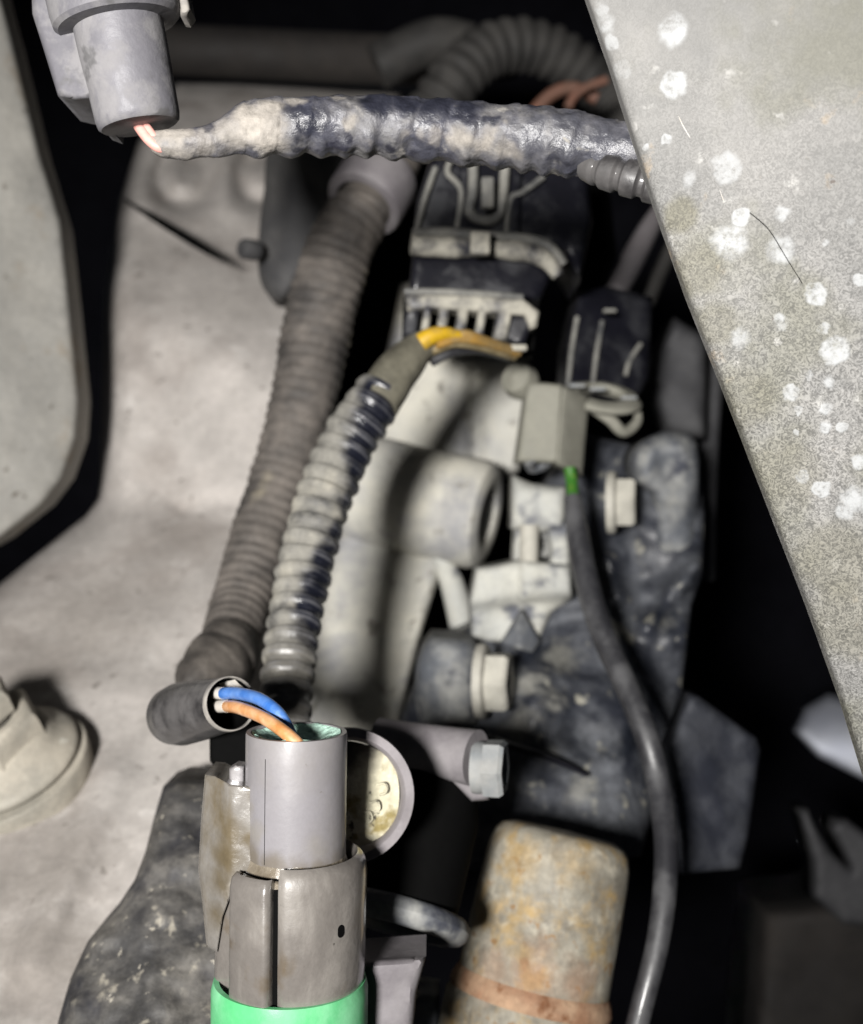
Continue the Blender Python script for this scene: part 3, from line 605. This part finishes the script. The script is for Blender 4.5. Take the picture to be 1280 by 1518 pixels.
# ------------------------------------------------------------------ olive clip, green wire and the thin curved cable
def clip():
    d = 30.6
    t = thing('olive_clip', 'small olive grey box clip, open below, with a green wire leaving it', 'clip', P(820, 700, d))
    MB().relief([(782, 572), (790, 566), (834, 570), (828, 686), (766, 684)], lambda x, y: d - (x - 766) * .004, step=9, thick=1.3, rnd=.12, rpx=7).build('side_plate', M['gclip'], t)
    MB().relief([(834, 572), (874, 588), (864, 706), (826, 688)], lambda x, y: d - .27 + (x - 830) * .022, step=8, thick=1.0, rnd=.12, rpx=6).build('front_plate', M['gclip'], t)
    MB().lathe([(.16, 0), (.34, 0), (.36, -.08), (.34, -.5), (.2, -.5)], P(800, 690, d + .2), (.3, -.5, -.8), 20).build('socket', M['boss'], t)
    MB().lathe([(0, 0), (.45, 0), (.5, .2), (.42, .5), (0, .6)], P(778, 570, d + .9), (-.5, -.7, .3), 20).build('lug', M['gclip'], t)
clip()
MB().tube([P(845, 694, 30.5), P(848, 715, 30.4), P(850, 742, 30.0)], sz(9, 30.4), seg=14).build('green_wire', M['gwire'], label='short green and yellow wire between the olive clip and the black cable', cat='wire')
cp = [(849, 738, 30.0), (858, 800, 29.4), (872, 870, 28.7), (896, 945, 27.8), (930, 1020, 26.9), (958, 1090, 26.2), (976, 1160, 25.8), (987, 1240, 25.0), (986, 1320, 24.3), (975, 1400, 23.8), (955, 1480, 23.5), (935, 1560, 23.3)]
MB().tube([P(*q) for q in cp], [sz(r_, q[2]) for r_, q in zip((13, 17, 18, 18, 18, 18, 18, 18, 18, 17, 17, 17), cp)], seg=24).build('curved_cable', M['cable'], label='thin glossy black cable curving down from the olive clip past the rusty can', cat='cable')

# dark plate right of the cable
qp = plane3((1010, 1040, 29.5), (1130, 1100, 30.2), (1000, 1290, 28.2))
MB().relief([(1022, 1030), (1036, 1032), (1122, 1094), (1128, 1112), (1110, 1240), (1098, 1288), (1010, 1296), (996, 1230), (990, 1110)],
            lambda x, y: 1 / qp(x, y) + .16 * fbm(Vector((x * .02, y * .02, 1)), 4), step=9, thick=.8, rnd=.35, rpx=14).build('dark_plate', M['tab2'], label='dark blue-grey angular plate right of the thin curved cable', cat='plate', sharp=0)

# ------------------------------------------------------------------ rusty can
def can():
    d = 24.5
    top, bot = P(836, 1234, 24.9), P(790, 1460, 24.3)
    axv = top - bot; L = axv.length
    t = thing('rusty_can', 'pale rusty metal can with a rounded top, blotched orange', 'can', P(780, 1600, 24))
    r0, r1 = sz(108, d), sz(112, d)
    wob = lambda r, h, th: r * (1 + .012 * noise.noise(Vector((h * 1.2, math.cos(th) * 1.5, math.sin(th) * 1.5))))
    MB().lathe([(r1, -.1), (r1 * .99, L * .5), (r0, L - .75), (r0 * .985, L - .45), (r0 * .94, L - .22), (r0 * .86, L - .07), (r0 * .72, L + .01), (0, L + .06)], bot, axv, 56, mod=wob).build('can_body', M['rust'], t)
    MB().lathe([(r1 * .98, -.28), (r1 * 1.06, -.3), (r1 * 1.08, -.2), (r1 * 1.04, 0.0), (r1 * 1.0, .10)], bot, axv, 56, mod=wob).build('rust_seam', M['rustband'], t)
    MB().lathe([(r1 * 1.05, -.28), (r1 * 1.10, -.45), (r1 * 1.10, -2.0), (0, -2.0)], bot, axv, 56, mod=wob).build('can_skirt', M['rust'], t)
can()

# ------------------------------------------------------------------ round cap with cream face, black stub in place of darkness, with lip
def cap():
    c = P(516, 1180, 19.6); n = Vector((.10, -.98, .16))
    r0 = sz(100, 19.6)
    t = thing('round_cap', 'round cap with a grey rim and yellowed blotchy face behind the open connector', 'cap', c)
    MB().lathe([(r0 * .8, -.7), (r0 * .97, -.6), (r0, -.1), (r0 * .985, 0), (r0 * .86, .02), (r0 * .82, -.04), (r0 * .80, -.4)], c, n, 60).build('rim', M['steel'], t)
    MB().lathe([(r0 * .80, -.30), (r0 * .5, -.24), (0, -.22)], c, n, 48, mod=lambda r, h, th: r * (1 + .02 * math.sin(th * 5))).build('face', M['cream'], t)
    for sx, sy in ((566, 1170), (556, 1196), (545, 1212)):
        MB().tube([P(sx - 8, sy - 6, 19.78), P(sx + 4, sy - 8, 19.78), P(sx + 7, sy + 4, 19.78), P(sx - 3, sy + 9, 19.78)], .018, seg=6).build('embossed_stroke', M['cream'], t)
cap()
def fat():
    t = thing('shade_stub', 'fat black stub standing in for the darkness between round cap and rusty can, worn lip below', 'hose', P(612, 1400, 21.8))
    a, b = P(598, 1352, 21.8), P(650, 1150, 22.9); axv = b - a; L = axv.length; r0 = sz(80, 21.8)
    MB().lathe([(0, -.1), (r0 * .95, -.1), (r0 * .97, .0), (r0, .3), (r0 * .99, L * .7), (r0 * .8, L), (0, L + .1)], a, axv, 44).build('stub', M['inside'], t)  # black cylinder added where there is only darkness above the lip
    tr = .25
    MB().lathe([(r0 * 1.04 + tr * math.cos(q), -.1 + tr * math.sin(q)) for q in [k * math.pi / 6 for k in range(13)]], a, axv, 56, mod=lambda r, h, th: r * (1 + .012 * noise.noise(Vector((math.cos(th) * 3, math.sin(th) * 3, h))))).build('lip', M['boss'], t)
fat()
MB().relief([(538, 1424), (632, 1418), (618, 1470), (606, 1600), (530, 1600)], lambda x, y: 19.0 + .05 * fbm(Vector((x * .02, y * .02, 1)), 3), step=12, thick=1, rnd=.25, rpx=12).build('mauve_plate', M['mauve'], label='plain mauve grey plate below the fat dark stub', cat='plate')
kb = thing('small_bracket', 'small grey bent bracket between the mauve plate and the rusty can foot', 'bracket', P(625, 1518, 24.5))
MB().relief([(604, 1482), (622, 1470), (652, 1474), (650, 1600), (600, 1600)], lambda x, y: 24.6 - (x - 600) * .004, step=9, thick=.8, rnd=.2, rpx=8).build('bracket_body', M['boss'], kb)
MB().tube([P(596, 1540, 24.4), P(600, 1500, 24.4), P(618, 1468, 24.4)], .10, seg=10).build('bent_edge', M['rim'], kb)

# ------------------------------------------------------------------ foreground grey connector
def main_connector():
    d = 18.4
    u = sz(1, d)
    top = P(440, 1094, d); bot = P(432, 1494, d * .985)
    axv = (top - bot).normalized()
    axv = Vector((axv.x, -.02, axv.z)).normalized()
    def at(py): return P(440 - (py - 1094) * .02, py, d)
    t = thing('open_connector', 'grey plastic two-wire connector, its open sleeve on top and green half below', 'connector', at(1600))
    r = 75 * u
    base = at(1094)
    H = lambda py: -(py - 1094) * u / .985           # height along the axis
    MB().lathe([(r * .98, H(1290)), (r * 1.0, H(1262)), (r, H(1120)), (r, .06), (r * .985, .10), (r * .90, .10), (r * .885, .05)], base, axv, 64).build('upper_sleeve', M['gplast'], t)
    MB().lathe([(r * .885, .05), (r * .87, -.9), (0, -.9)], base, axv, 48).build('sleeve_bore', M['inside'], t)
    # corroded seal with two holes' worth of lumps
    seal = MB(); rs = []
    for q in (.001, .15, .3, .45, .6, .72, .84, .93, 1.0):
        ring = []
        for j in range(48):
            ox, oy = math.cos(j * math.pi / 24) * r * .868 * q, math.sin(j * math.pi / 24) * r * .868 * q
            ring.append(base + Vector((ox, oy, 0)) + axv * (-.12 + .21 * q * q + .05 * noise.noise(Vector((ox * 4, oy * 4, 2))) + .03 * noise.noise(Vector((ox * 11, oy * 11, 5)))))
        rs.append(ring)
    seal.rings(rs); seal.build('seal', M['verd'], t, sharp=0)
    # mould line
    MB().tube([base + axv * H(y) + Vector((-37 * u, -math.sqrt(max(0, r * r - (37 * u) ** 2)) + .004, 0)) for y in (1112, 1180, 1262)], .007, seg=6).build('mould_line', M['inside'], t)
    # collar and lower shell with its slot
    R2 = 106 * u
    slot0 = math.atan2(-math.sqrt(1 - .18 ** 2), -.18)      # seen at x = -20 px of the axis
    def shell(prof, a0, a1, n, name, m, cap_ends=True):
        mb = MB(); xs = Vector((1, 0, 0)); xs = (xs - axv * xs.dot(axv)).normalized(); ys = axv.cross(xs)
        np_ = len(prof)
        V = []
        for k in range(n + 1):
            a = a0 + (a1 - a0) * k / n
            e = min(k, n - k); sh = .06 * R2 * (1 - min(e / 3.0, 1)) ** 2
            for rr_, h in prof: V.append(base + axv * h + (xs * math.cos(a) + ys * math.sin(a)) * (rr_ - (sh if rr_ > R2 * .87 else 0)))
        f = []
        for k in range(n):
            for i in range(np_):
                j = (i + 1) % np_
                f.append((k * np_ + i, (k + 1) * np_ + i, (k + 1) * np_ + j, k * np_ + j))
        f.append(tuple(range(np_))); f.append(tuple(n * np_ + i for i in range(np_))[::-1])
        mb.add(V, f); return mb.build(name, m, t)
    prof = [(R2 * .81, H(1300)), (R2 * .815, H(1272)), (R2 * .835, H(1263)), (R2 * .87, H(1259)), (R2 * .93, H(1263)), (R2 * .975, H(1269)), (R2 * 1.0, H(1279)), (R2 * 1.01, H(1292)), (R2 * 1.0, H(1330)), (R2 * 1.0, H(1400)), (R2 * .985, H(1448)), (R2 * .95, H(1457)), (R2 * .82, H(1457))]
    shell(prof, slot0 + .055, slot0 + .055 + 4.35, 110, 'lower_shell', M['gplast_low'])
    prof2 = [(R2 * .84, H(1288)), (R2 * .90, H(1275)), (R2 * .97, H(1272)), (R2 * 1.025, H(1277)), (R2 * 1.055, H(1290)), (R2 * 1.055, H(1448)), (R2 * 1.03, H(1462)), (R2 * .84, H(1462))]
    shell(prof2, slot0 - .74, slot0 - .045, 30, 'lock_tab', M['gplast_low'])
    MB().lathe([(R2 * .78, H(1276)), (R2 * .86, H(1296)), (R2 * .86, H(1460)), (R2 * .5, H(1470))], base, axv, 48).build('inner_shell', M['inside'], t)
    # muddy ledge between sleeve and shell
    MB().lathe([(r * .97, H(1252)), (r * 1.01, H(1266)), (r * 1.06, H(1277)), (R2 * .83, H(1280)), (R2 * .83, H(1295))], base, axv, 56, mod=lambda q, h, th: q * (1 + .01 * noise.noise(Vector((th * 4, h, 0))))).build('ledge', M['mud'], t)
    # small drain hole
    a = math.acos(.70); ph = Vector((math.cos(a), -math.sin(a), 0))
    MB().lathe([(0, .012), (.075, .012), (.085, -.02)], base + axv * H(1352) + ph * R2, ph, 18, mod=lambda q, h, th: q * (1 + .25 * math.cos(th * 2))).build('hole', M['inside'], t)
    # side rail on the left with its notch
    c0 = at(1215) + Vector((-104 * u, .05, 0))
    MB().relief([(304, 1148), (318, 1150), (342, 1163), (378, 1167), (380, 1290), (352, 1300), (330, 1360), (322, 1412), (306, 1404), (300, 1340), (294, 1290), (298, 1220)],
                lambda x, y: d - .42 + .010 * max(0, 340 - x) + .02 * fbm(Vector((x * .03, y * .03, 2)), 3), step=7, thick=.95, rnd=.06, rpx=4).build('side_rail', M['gplast_dirty'], t)
    MB().relief([(340, 1140), (350, 1134), (362, 1136), (362, 1180), (340, 1170)], lambda x, y: d - .1, step=6, thick=.3, rnd=.06, rpx=4).build('rail_pip', M['gplast'], t)
    MB().relief([(318, 1395), (345, 1310), (350, 1300), (352, 1480), (318, 1474)], lambda x, y: d - .35 + (352 - x) * .008, step=9, thick=.9, rnd=.12, rpx=6).build('side_skirt', M['gplast_low'], t)
    # green mating half
    R3 = 116 * u
    MB().lathe([(R3 * .90, H(1446)), (R3 * .97, H(1446)), (R3, H(1460)), (R3, H(1640)), (0, H(1640))], at(1094) + Vector((-6 * u, 0, 0)), axv, 60).build('green_half', M['green'], t)
    MB().lathe([(R3 * .90, H(1446)), (R3 * .88, H(1500)), (0, H(1505))], at(1094) + Vector((-6 * u, 0, 0)), axv, 48).build('green_bore', M['verd'], t)
    # the two wires
    return base, axv, u
base, axv, u = main_connector()
MB().relief([(310, 1050), (372, 1050), (400, 1090), (400, 1160), (330, 1150), (311, 1128)], lambda x, y: 21.2, step=10, thick=1.2, rnd=.15, rpx=7).build('shade_block', M['inside'], label='added black block standing in for shade between the open sleeve and the grey connector', cat='block')  # added block, its black stands in for shade below the sleeve
def wire(name, label, mk, pts, r_):
    t = thing(name, label, 'wire', pts[-1])
    c = catmull([tuple(q) for q in pts], 10)
    k = 11
    MB().tube(c[:k + 1], r_ * 1.02, seg=16, sub=2).build('pale_root', M['barewire'], t)
    MB().tube(c[k:], r_, seg=18, sub=2).build('insulation', M[mk], t)
wire('blue_wire', 'blue insulated wire arching from the black sleeve into the grey connector', 'blue', [P(312, 1026, 20.3), P(330, 1028, 19.6), P(352, 1028, 19.2), P(386, 1037, 18.7), P(414, 1059, 18.4), P(432, 1092, 18.35), P(440, 1116, 18.4)], sz(9.6, 18.8))
wire('orange_wire', 'orange insulated wire arching just below the blue one into the grey connector', 'orange', [P(318, 1048, 20.2), P(336, 1047, 19.4), P(356, 1050, 18.9), P(390, 1064, 18.3), P(420, 1084, 17.9), P(442, 1104, 17.75), P(456, 1126, 17.8)], sz(9.8, 18.3))

# ------------------------------------------------------------------ grey connector, top left
def top_conn():
    d = 18.6; u = sz(1, d)
    t = thing('hanging_connector', 'pale grey dusty connector hanging in the upper corner above the taped harness', 'connector', P(205, 200, d))
    a = P(207, 187, d); axv = (P(160, -60, d * 1.0) - a).normalized(); axv = (axv + Vector((0, -.10, 0))).normalized()
    r = 62 * u
    hl = lambda py: (187 - py) * u * 1.02
    MB().lathe([(0, 0), (r * .90, 0), (r * .97, .04), (r, .14), (r * 1.05, hl(80)), (r * 1.06, hl(35))], a, axv, 56).build('lower_barrel', M['gplast_top'], t)
    MB().lathe([(r * 1.0, hl(44)), (r * 1.40, hl(42)), (r * 1.50, hl(36)), (r * 1.53, hl(20)), (r * 1.56, hl(-120)), (0, hl(-120))], a, axv, 56).build('upper_barrel', M['gplast_top'], t)
    MB().relief([(45, -60), (170, -60), (165, 20), (150, 110), (136, 146), (112, 148), (86, 142), (70, 90), (48, 20)], lambda x, y: d - .05 - (x - 60) * .004, step=9, thick=1.2, rnd=.18, rpx=9).build('side_block', M['gplast_top'], t)
    MB().relief([(136, 148), (150, 140), (175, 150), (168, 196), (152, 190), (144, 180)], lambda x, y: d - .05, step=8, thick=.6, rnd=.15, rpx=8).build('foot_key', M['gplast_top'], t)
    MB().relief([(262, -20), (276, -20), (283, 14), (276, 25), (268, 24)], lambda x, y: d - .2, step=7, thick=.4, rnd=.1, rpx=5).build('tab', M['rim'], t)
top_conn()
for k, (dx, dy, rr_) in enumerate(((0, 0, 8), (9, -4, 6))):
    MB().tube([P(205 + dx, 186 + dy, 18.6), P(220 + dx, 206 + dy, 18.5), P(236 + dx, 218 + dy, 18.5), P(252 + dx, 218 + dy, 18.6)], sz(rr_, 18.5), seg=12).build('pink_wire', M['pink'],
        label=('pink wire leaving the hanging connector, lower of the two', 'thinner pink wire tucked above the other at the harness end')[k], cat='wire', group='pink wires into the harness')

# ------------------------------------------------------------------ taped harness
hp = [(228, 208, 18.6, 15), (246, 213, 18.6, 20), (275, 214, 18.6, 21), (320, 207, 18.7, 24), (365, 194, 18.8, 36), (410, 188, 18.9, 41), (470, 187, 19.0, 42), (550, 187, 19.1, 44), (640, 192, 19.2, 44), (730, 200, 19.2, 46), (810, 208, 19.1, 47), (880, 218, 19.0, 44), (950, 224, 18.9, 43), (1040, 240, 18.8, 43)]
def tape_mod(r, s, th, t):
    a = s * 1.5 + th * .8 / (2 * math.pi)
    wrap = (a / .8) % 1.0
    v = Vector((s * 1.3, math.cos(th) * 1.2, math.sin(th) * 1.2))
    k = 1 + .045 * (wrap - .5) + .11 * noise.noise(v) + .06 * noise.noise(v * 2.7) + .035 * noise.noise(v * 6.5)
    # wrinkles along the underside
    k += .085 * max(0, -math.cos(th)) * math.sin(s * 13 + 2 * math.sin(s * 2)) * (.4 + .6 * (t > .14))
    return r * k
t = thing('taped_harness', 'muddy cable harness bound in black tape, crossing from the hanging connector to the plate', 'harness', P(236, 220, 18.6))
MB().tube([P(*q[:3]) for q in hp], [sz(q[3] * 1.0, q[2]) for q in hp], seg=44, mod=tape_mod, sub=24).build('tape_binding', M['tape'], t, sharp=0)
MB().tube([P(850, 238, 19.2), P(890, 252, 18.8), P(930, 263, 18.6), P(970, 274, 18.5), P(1050, 296, 18.4)], [sz(16, 19), sz(24, 19), sz(26, 19), sz(26, 19), sz(26, 19)], seg=28,
          mod=lambda r, s, th, t_: r * (1 + .10 * max(-1, min(1, 3 * math.sin(2 * math.pi * s / .36) + 1.6)) - .05), sub=40).build('conduit_end', M['tubeblk'], t, sharp=30)

# ------------------------------------------------------------------ speckled plate, right
def plate():
    q = plane3((870, 0, 16.4), (1250, 1150, 17.4), (1280, 0, 15.2))
    poly = [(846, -80), (872, 0), (905, 95), (940, 205), (972, 305), (1020, 440), (1080, 590), (1140, 745), (1200, 900), (1250, 1040), (1290, 1170), (1340, 1320), (1500, 1320), (1500, -80)]
    m = bpy.data.materials.new('speckled_plate'); m.use_nodes = True; nt = m.node_tree; b = nt.nodes['Principled BSDF']
    tc = nt.nodes.new('ShaderNodeTexCoord'); vec = tc.outputs['Object']
    mb = MB().relief(poly, lambda x, y: 1 / q(x, y) + .02 * fbm(Vector((x * .006, y * .006, 3)), 3), step=16, thick=.16, rnd=.10, rpx=9)
    o = mb.build('speckled_plate', m, label='large grey metal plate speckled with white splashes, filling the upper right', cat='plate', sharp=35)
    org = o.location
    spots = [(998, 45, 23, .9), (1000, 124, 20, .9), (1076, 248, 22, .7), (897, 35, 15, .6), (905, 62, 12, .6), (891, 12, 11, .5), (1082, 357, 24, 1), (1098, 322, 14, .9), (1158, 316, 12, .8), (1160, 372, 19, .8), (1211, 436, 18, .9),
             (1158, 475, 12, .8), (1238, 520, 22, .9), (1222, 486, 9, .8), (1174, 584, 13, .8), (1226, 605, 10, .7), (1222, 633, 10, .9), (1250, 632, 9, .8), (1278, 684, 14, .9), (1218, 725, 13, .9), (1266, 742, 20, .9), (1252, 760, 12, .8),
             (990, 208, 8, .8), (1022, 265, 11, .6), (1275, 415, 10, .8), (1184, 610, 7, .7), (1098, 500, 14, .6), (1230, 566, 9, .8), (1200, 558, 6, .7), (958, 218, 6, .7), (1224, 360, 6, .7), (1260, 330, 7, .6), (920, 105, 14, .35), (1180, 640, 5, .6), (1190, 706, 9, .6)]
    # the coordinates are wobbled so that every splash gets its own outline
    wn = nt.nodes.new('ShaderNodeTexNoise'); wn.inputs['Scale'].default_value = 5.5; wn.inputs['Detail'].default_value = 4; nt.links.new(vec, wn.inputs['Vector'])
    wv = nt.nodes.new('ShaderNodeVectorMath'); wv.operation = 'MULTIPLY_ADD'; nt.links.new(wn.outputs['Color'], wv.inputs[0])
    wv.inputs[1].default_value = (.20, 0, .20); nt.links.new(vec, wv.inputs[2])
    cov = None
    for x, y, r_, a in spots:
        d = 1 / q(x, y); c = P(x, y, d) - org + Vector((.10, 0, .10))
        ds = nt.nodes.new('ShaderNodeVectorMath'); ds.operation = 'DISTANCE'
        nt.links.new(wv.outputs[0], ds.inputs[0]); ds.inputs[1].default_value = c
        k = nt.nodes.new('ShaderNodeMapRange'); k.interpolation_type = 'SMOOTHSTEP'; nt.links.new(ds.outputs['Value'], k.inputs[0])
        rw = sz(r_, d)
        sf = random.choice((.12, .2, .35)); k.inputs[1].default_value = rw * (1 + sf); k.inputs[2].default_value = rw * (.9 - sf); k.inputs[3].default_value = 0; k.inputs[4].default_value = a
        cov = k.outputs[0] if cov is None else mth(nt, 'MAXIMUM', cov, k.outputs[0])
    big = nz(nt, vec, .55, 4, .6, .2)
    c = mixc(nt, ramp(nt, big, .38, .64), (.158, .156, .150), (.212, .207, .198))
    olive = mth(nt, 'MULTIPLY', ramp(nt, nz(nt, vec, .45, 4, .6, off=4.2), .46, .64), .8)
    c = mixc(nt, olive, c, (.135, .132, .105))
    c = mixc(nt, mth(nt, 'MULTIPLY', ramp(nt, nz(nt, vec, 1.6, 4, .6, off=8.1), .64, .74), .6), c, (.29, .23, .16))
    c = mixc(nt, mth(nt, 'MULTIPLY', ramp(nt, nz(nt, vec, 2.8, 3, .5, off=2.1), .66, .72), .5), c, (.36, .355, .34))
    for x, y, r_, a in ((1010, 318, 28, .8), (1035, 400, 40, .6), (1062, 480, 34, .55), (1100, 590, 50, .5), (1170, 700, 50, .45), (1240, 830, 60, .55), (1260, 920, 60, .5)):
        d = 1 / q(x, y)
        ds = nt.nodes.new('ShaderNodeVectorMath'); ds.operation = 'DISTANCE'; nt.links.new(wv.outputs[0], ds.inputs[0]); ds.inputs[1].default_value = P(x, y, d) - org + Vector((.10, 0, .10))
        k = nt.nodes.new('ShaderNodeMapRange'); k.interpolation_type = 'SMOOTHSTEP'; nt.links.new(ds.outputs['Value'], k.inputs[0])
        k.inputs[1].default_value = sz(r_, d) * 1.3; k.inputs[2].default_value = sz(r_, d) * .6; k.inputs[3].default_value = 0; k.inputs[4].default_value = a
        c = mixc(nt, k.outputs[0], c, (.115, .108, .075))
    # fine worm-like etching, stronger towards the lower edge of the plate
    sx = nt.nodes.new('ShaderNodeSeparateXYZ'); nt.links.new(vec, sx.inputs[0])
    etch = nz(nt, vec, 15, 2, .5, 2.2, off=1.1)
    lo = ramp(nt, mth(nt, 'ADD', sx.outputs[2], mth(nt, 'MULTIPLY', nz(nt, vec, .6, 3), 4.0)), 14.5, 9.0)
    em = nt.nodes.new('ShaderNodeMapRange'); nt.links.new(etch, em.inputs[0]); em.inputs[1].default_value = .38; em.inputs[2].default_value = .62; em.inputs[3].default_value = .42; em.inputs[4].default_value = 1.38
    gcol = nt.nodes.new('ShaderNodeCombineColor')
    for i in range(3): nt.links.new(em.outputs[0], gcol.inputs[i])
    ef = mth(nt, 'ADD', mth(nt, 'MULTIPLY', lo, .75), .14)
    c = mixc(nt, ef, c, mixc(nt, 1.0, c, gcol.outputs[0], 'MULTIPLY'))
    c = mixc(nt, mth(nt, 'MULTIPLY', cov, ramp(nt, nz(nt, vec, 6, 4, .7, off=3.), .25, .6)), c, (.36, .37, .375))
    dk = ramp(nt, nz(nt, vec, 3.4, 2, .4, off=5.5), .76, .78)
    c = mixc(nt, mth(nt, 'MULTIPLY', dk, .7), c, (.06, .04, .03))
    nt.links.new(c, b.inputs['Base Color']); b.inputs['Roughness'].default_value = .62; b.inputs['Specular IOR Level'].default_value = .4
    bp = nt.nodes.new('ShaderNodeBump'); bp.inputs['Strength'].default_value = .25; bp.inputs['Distance'].default_value = .02
    nt.links.new(mth(nt, 'ADD', etch, mth(nt, 'MULTIPLY', cov, .6)), bp.inputs['Height']); nt.links.new(bp.outputs[0], b.inputs['Normal'])
    MB().tube([P(x, y, 1 / q(x, y) + .004) for x, y in ((1002, 160), (1012, 184), (1030, 214), (1050, 246), (1066, 278), (1074, 300))], [.003, .009, .006, .008, .005, .003], seg=8).build('dried_drip', M['barewire'], o, label='thin pale dried drip line')
    # hair scratch
    MB().tube([P(x, y, 1 / q(x, y) - .005) for x, y in ((1112, 315), (1140, 340), (1165, 380), (1190, 420))], .006, seg=6).build('scratch', M['inside'], o)
plate()

# ------------------------------------------------------------------ dim things deep in the bay
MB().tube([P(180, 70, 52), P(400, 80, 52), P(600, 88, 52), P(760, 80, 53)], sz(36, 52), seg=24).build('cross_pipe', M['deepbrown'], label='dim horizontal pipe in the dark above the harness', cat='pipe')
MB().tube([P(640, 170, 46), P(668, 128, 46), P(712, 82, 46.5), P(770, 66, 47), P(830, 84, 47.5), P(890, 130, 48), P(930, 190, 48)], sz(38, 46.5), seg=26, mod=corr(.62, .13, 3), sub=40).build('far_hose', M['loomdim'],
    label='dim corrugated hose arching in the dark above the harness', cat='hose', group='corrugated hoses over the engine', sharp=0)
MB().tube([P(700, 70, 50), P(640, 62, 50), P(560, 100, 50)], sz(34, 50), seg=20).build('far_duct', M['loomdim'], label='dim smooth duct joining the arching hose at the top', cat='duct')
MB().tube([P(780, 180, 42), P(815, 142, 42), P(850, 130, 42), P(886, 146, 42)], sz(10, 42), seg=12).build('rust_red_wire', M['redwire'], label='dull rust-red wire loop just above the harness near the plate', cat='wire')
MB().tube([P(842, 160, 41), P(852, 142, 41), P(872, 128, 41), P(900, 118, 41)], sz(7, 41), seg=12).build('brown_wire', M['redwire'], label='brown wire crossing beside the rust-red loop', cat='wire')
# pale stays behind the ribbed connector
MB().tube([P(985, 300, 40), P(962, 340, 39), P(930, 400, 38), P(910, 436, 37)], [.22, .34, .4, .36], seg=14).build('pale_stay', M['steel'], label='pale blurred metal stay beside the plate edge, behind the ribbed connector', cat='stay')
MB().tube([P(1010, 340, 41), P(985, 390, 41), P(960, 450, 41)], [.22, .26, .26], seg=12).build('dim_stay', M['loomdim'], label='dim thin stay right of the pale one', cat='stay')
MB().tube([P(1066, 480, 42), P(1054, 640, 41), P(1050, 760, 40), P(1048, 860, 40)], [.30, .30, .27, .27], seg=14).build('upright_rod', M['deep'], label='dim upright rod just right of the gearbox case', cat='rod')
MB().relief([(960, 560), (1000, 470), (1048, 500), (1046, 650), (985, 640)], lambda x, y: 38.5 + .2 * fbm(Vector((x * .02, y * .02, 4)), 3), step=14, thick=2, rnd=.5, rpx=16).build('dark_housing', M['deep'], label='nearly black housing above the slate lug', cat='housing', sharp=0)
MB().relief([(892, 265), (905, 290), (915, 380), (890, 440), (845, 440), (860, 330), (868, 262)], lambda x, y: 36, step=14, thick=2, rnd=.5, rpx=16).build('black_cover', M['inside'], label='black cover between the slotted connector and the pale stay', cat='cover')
# bright piece and lever at the lower right
MB().relief([(1180, 1085), (1196, 1050), (1230, 1030), (1270, 1040), (1300, 1070), (1300, 1165), (1255, 1142), (1215, 1122)], lambda x, y: 52 + .00075 * max(0, 1120 - y) ** 2, step=8, thick=.6, rnd=1.2, rpx=14).build('pale_tab', M['shine'], label='bright bluish-white metal tab glowing below the plate edge', cat='tab', sharp=0)
MB().relief([(1186, 1204), (1198, 1200), (1210, 1226), (1232, 1262), (1262, 1290), (1250, 1262), (1232, 1232), (1236, 1216), (1256, 1214), (1290, 1240), (1340, 1290), (1340, 1380), (1250, 1370), (1206, 1330), (1206, 1280), (1196, 1240)],
            lambda x, y: 40, step=10, thick=1.2, rnd=.5, rpx=12).build('fork_lever', M['deep'], label='grey forked lever darkened for the dim lower corner under the bright tab', cat='lever', sharp=0)
MB().relief([(1130, 1350), (1290, 1330), (1340, 1345), (1340, 1600), (1110, 1600)], lambda x, y: 46 + .2 * fbm(Vector((x * .01, y * .01, 4)), 3), step=16, thick=4, rnd=1.2, rpx=24).build('brown_block', M['deepbrown'], label='dim brown block below the forked lever', cat='block', sharp=0)

for o in bpy.data.objects:
    if '_b' in o: del o['_b']
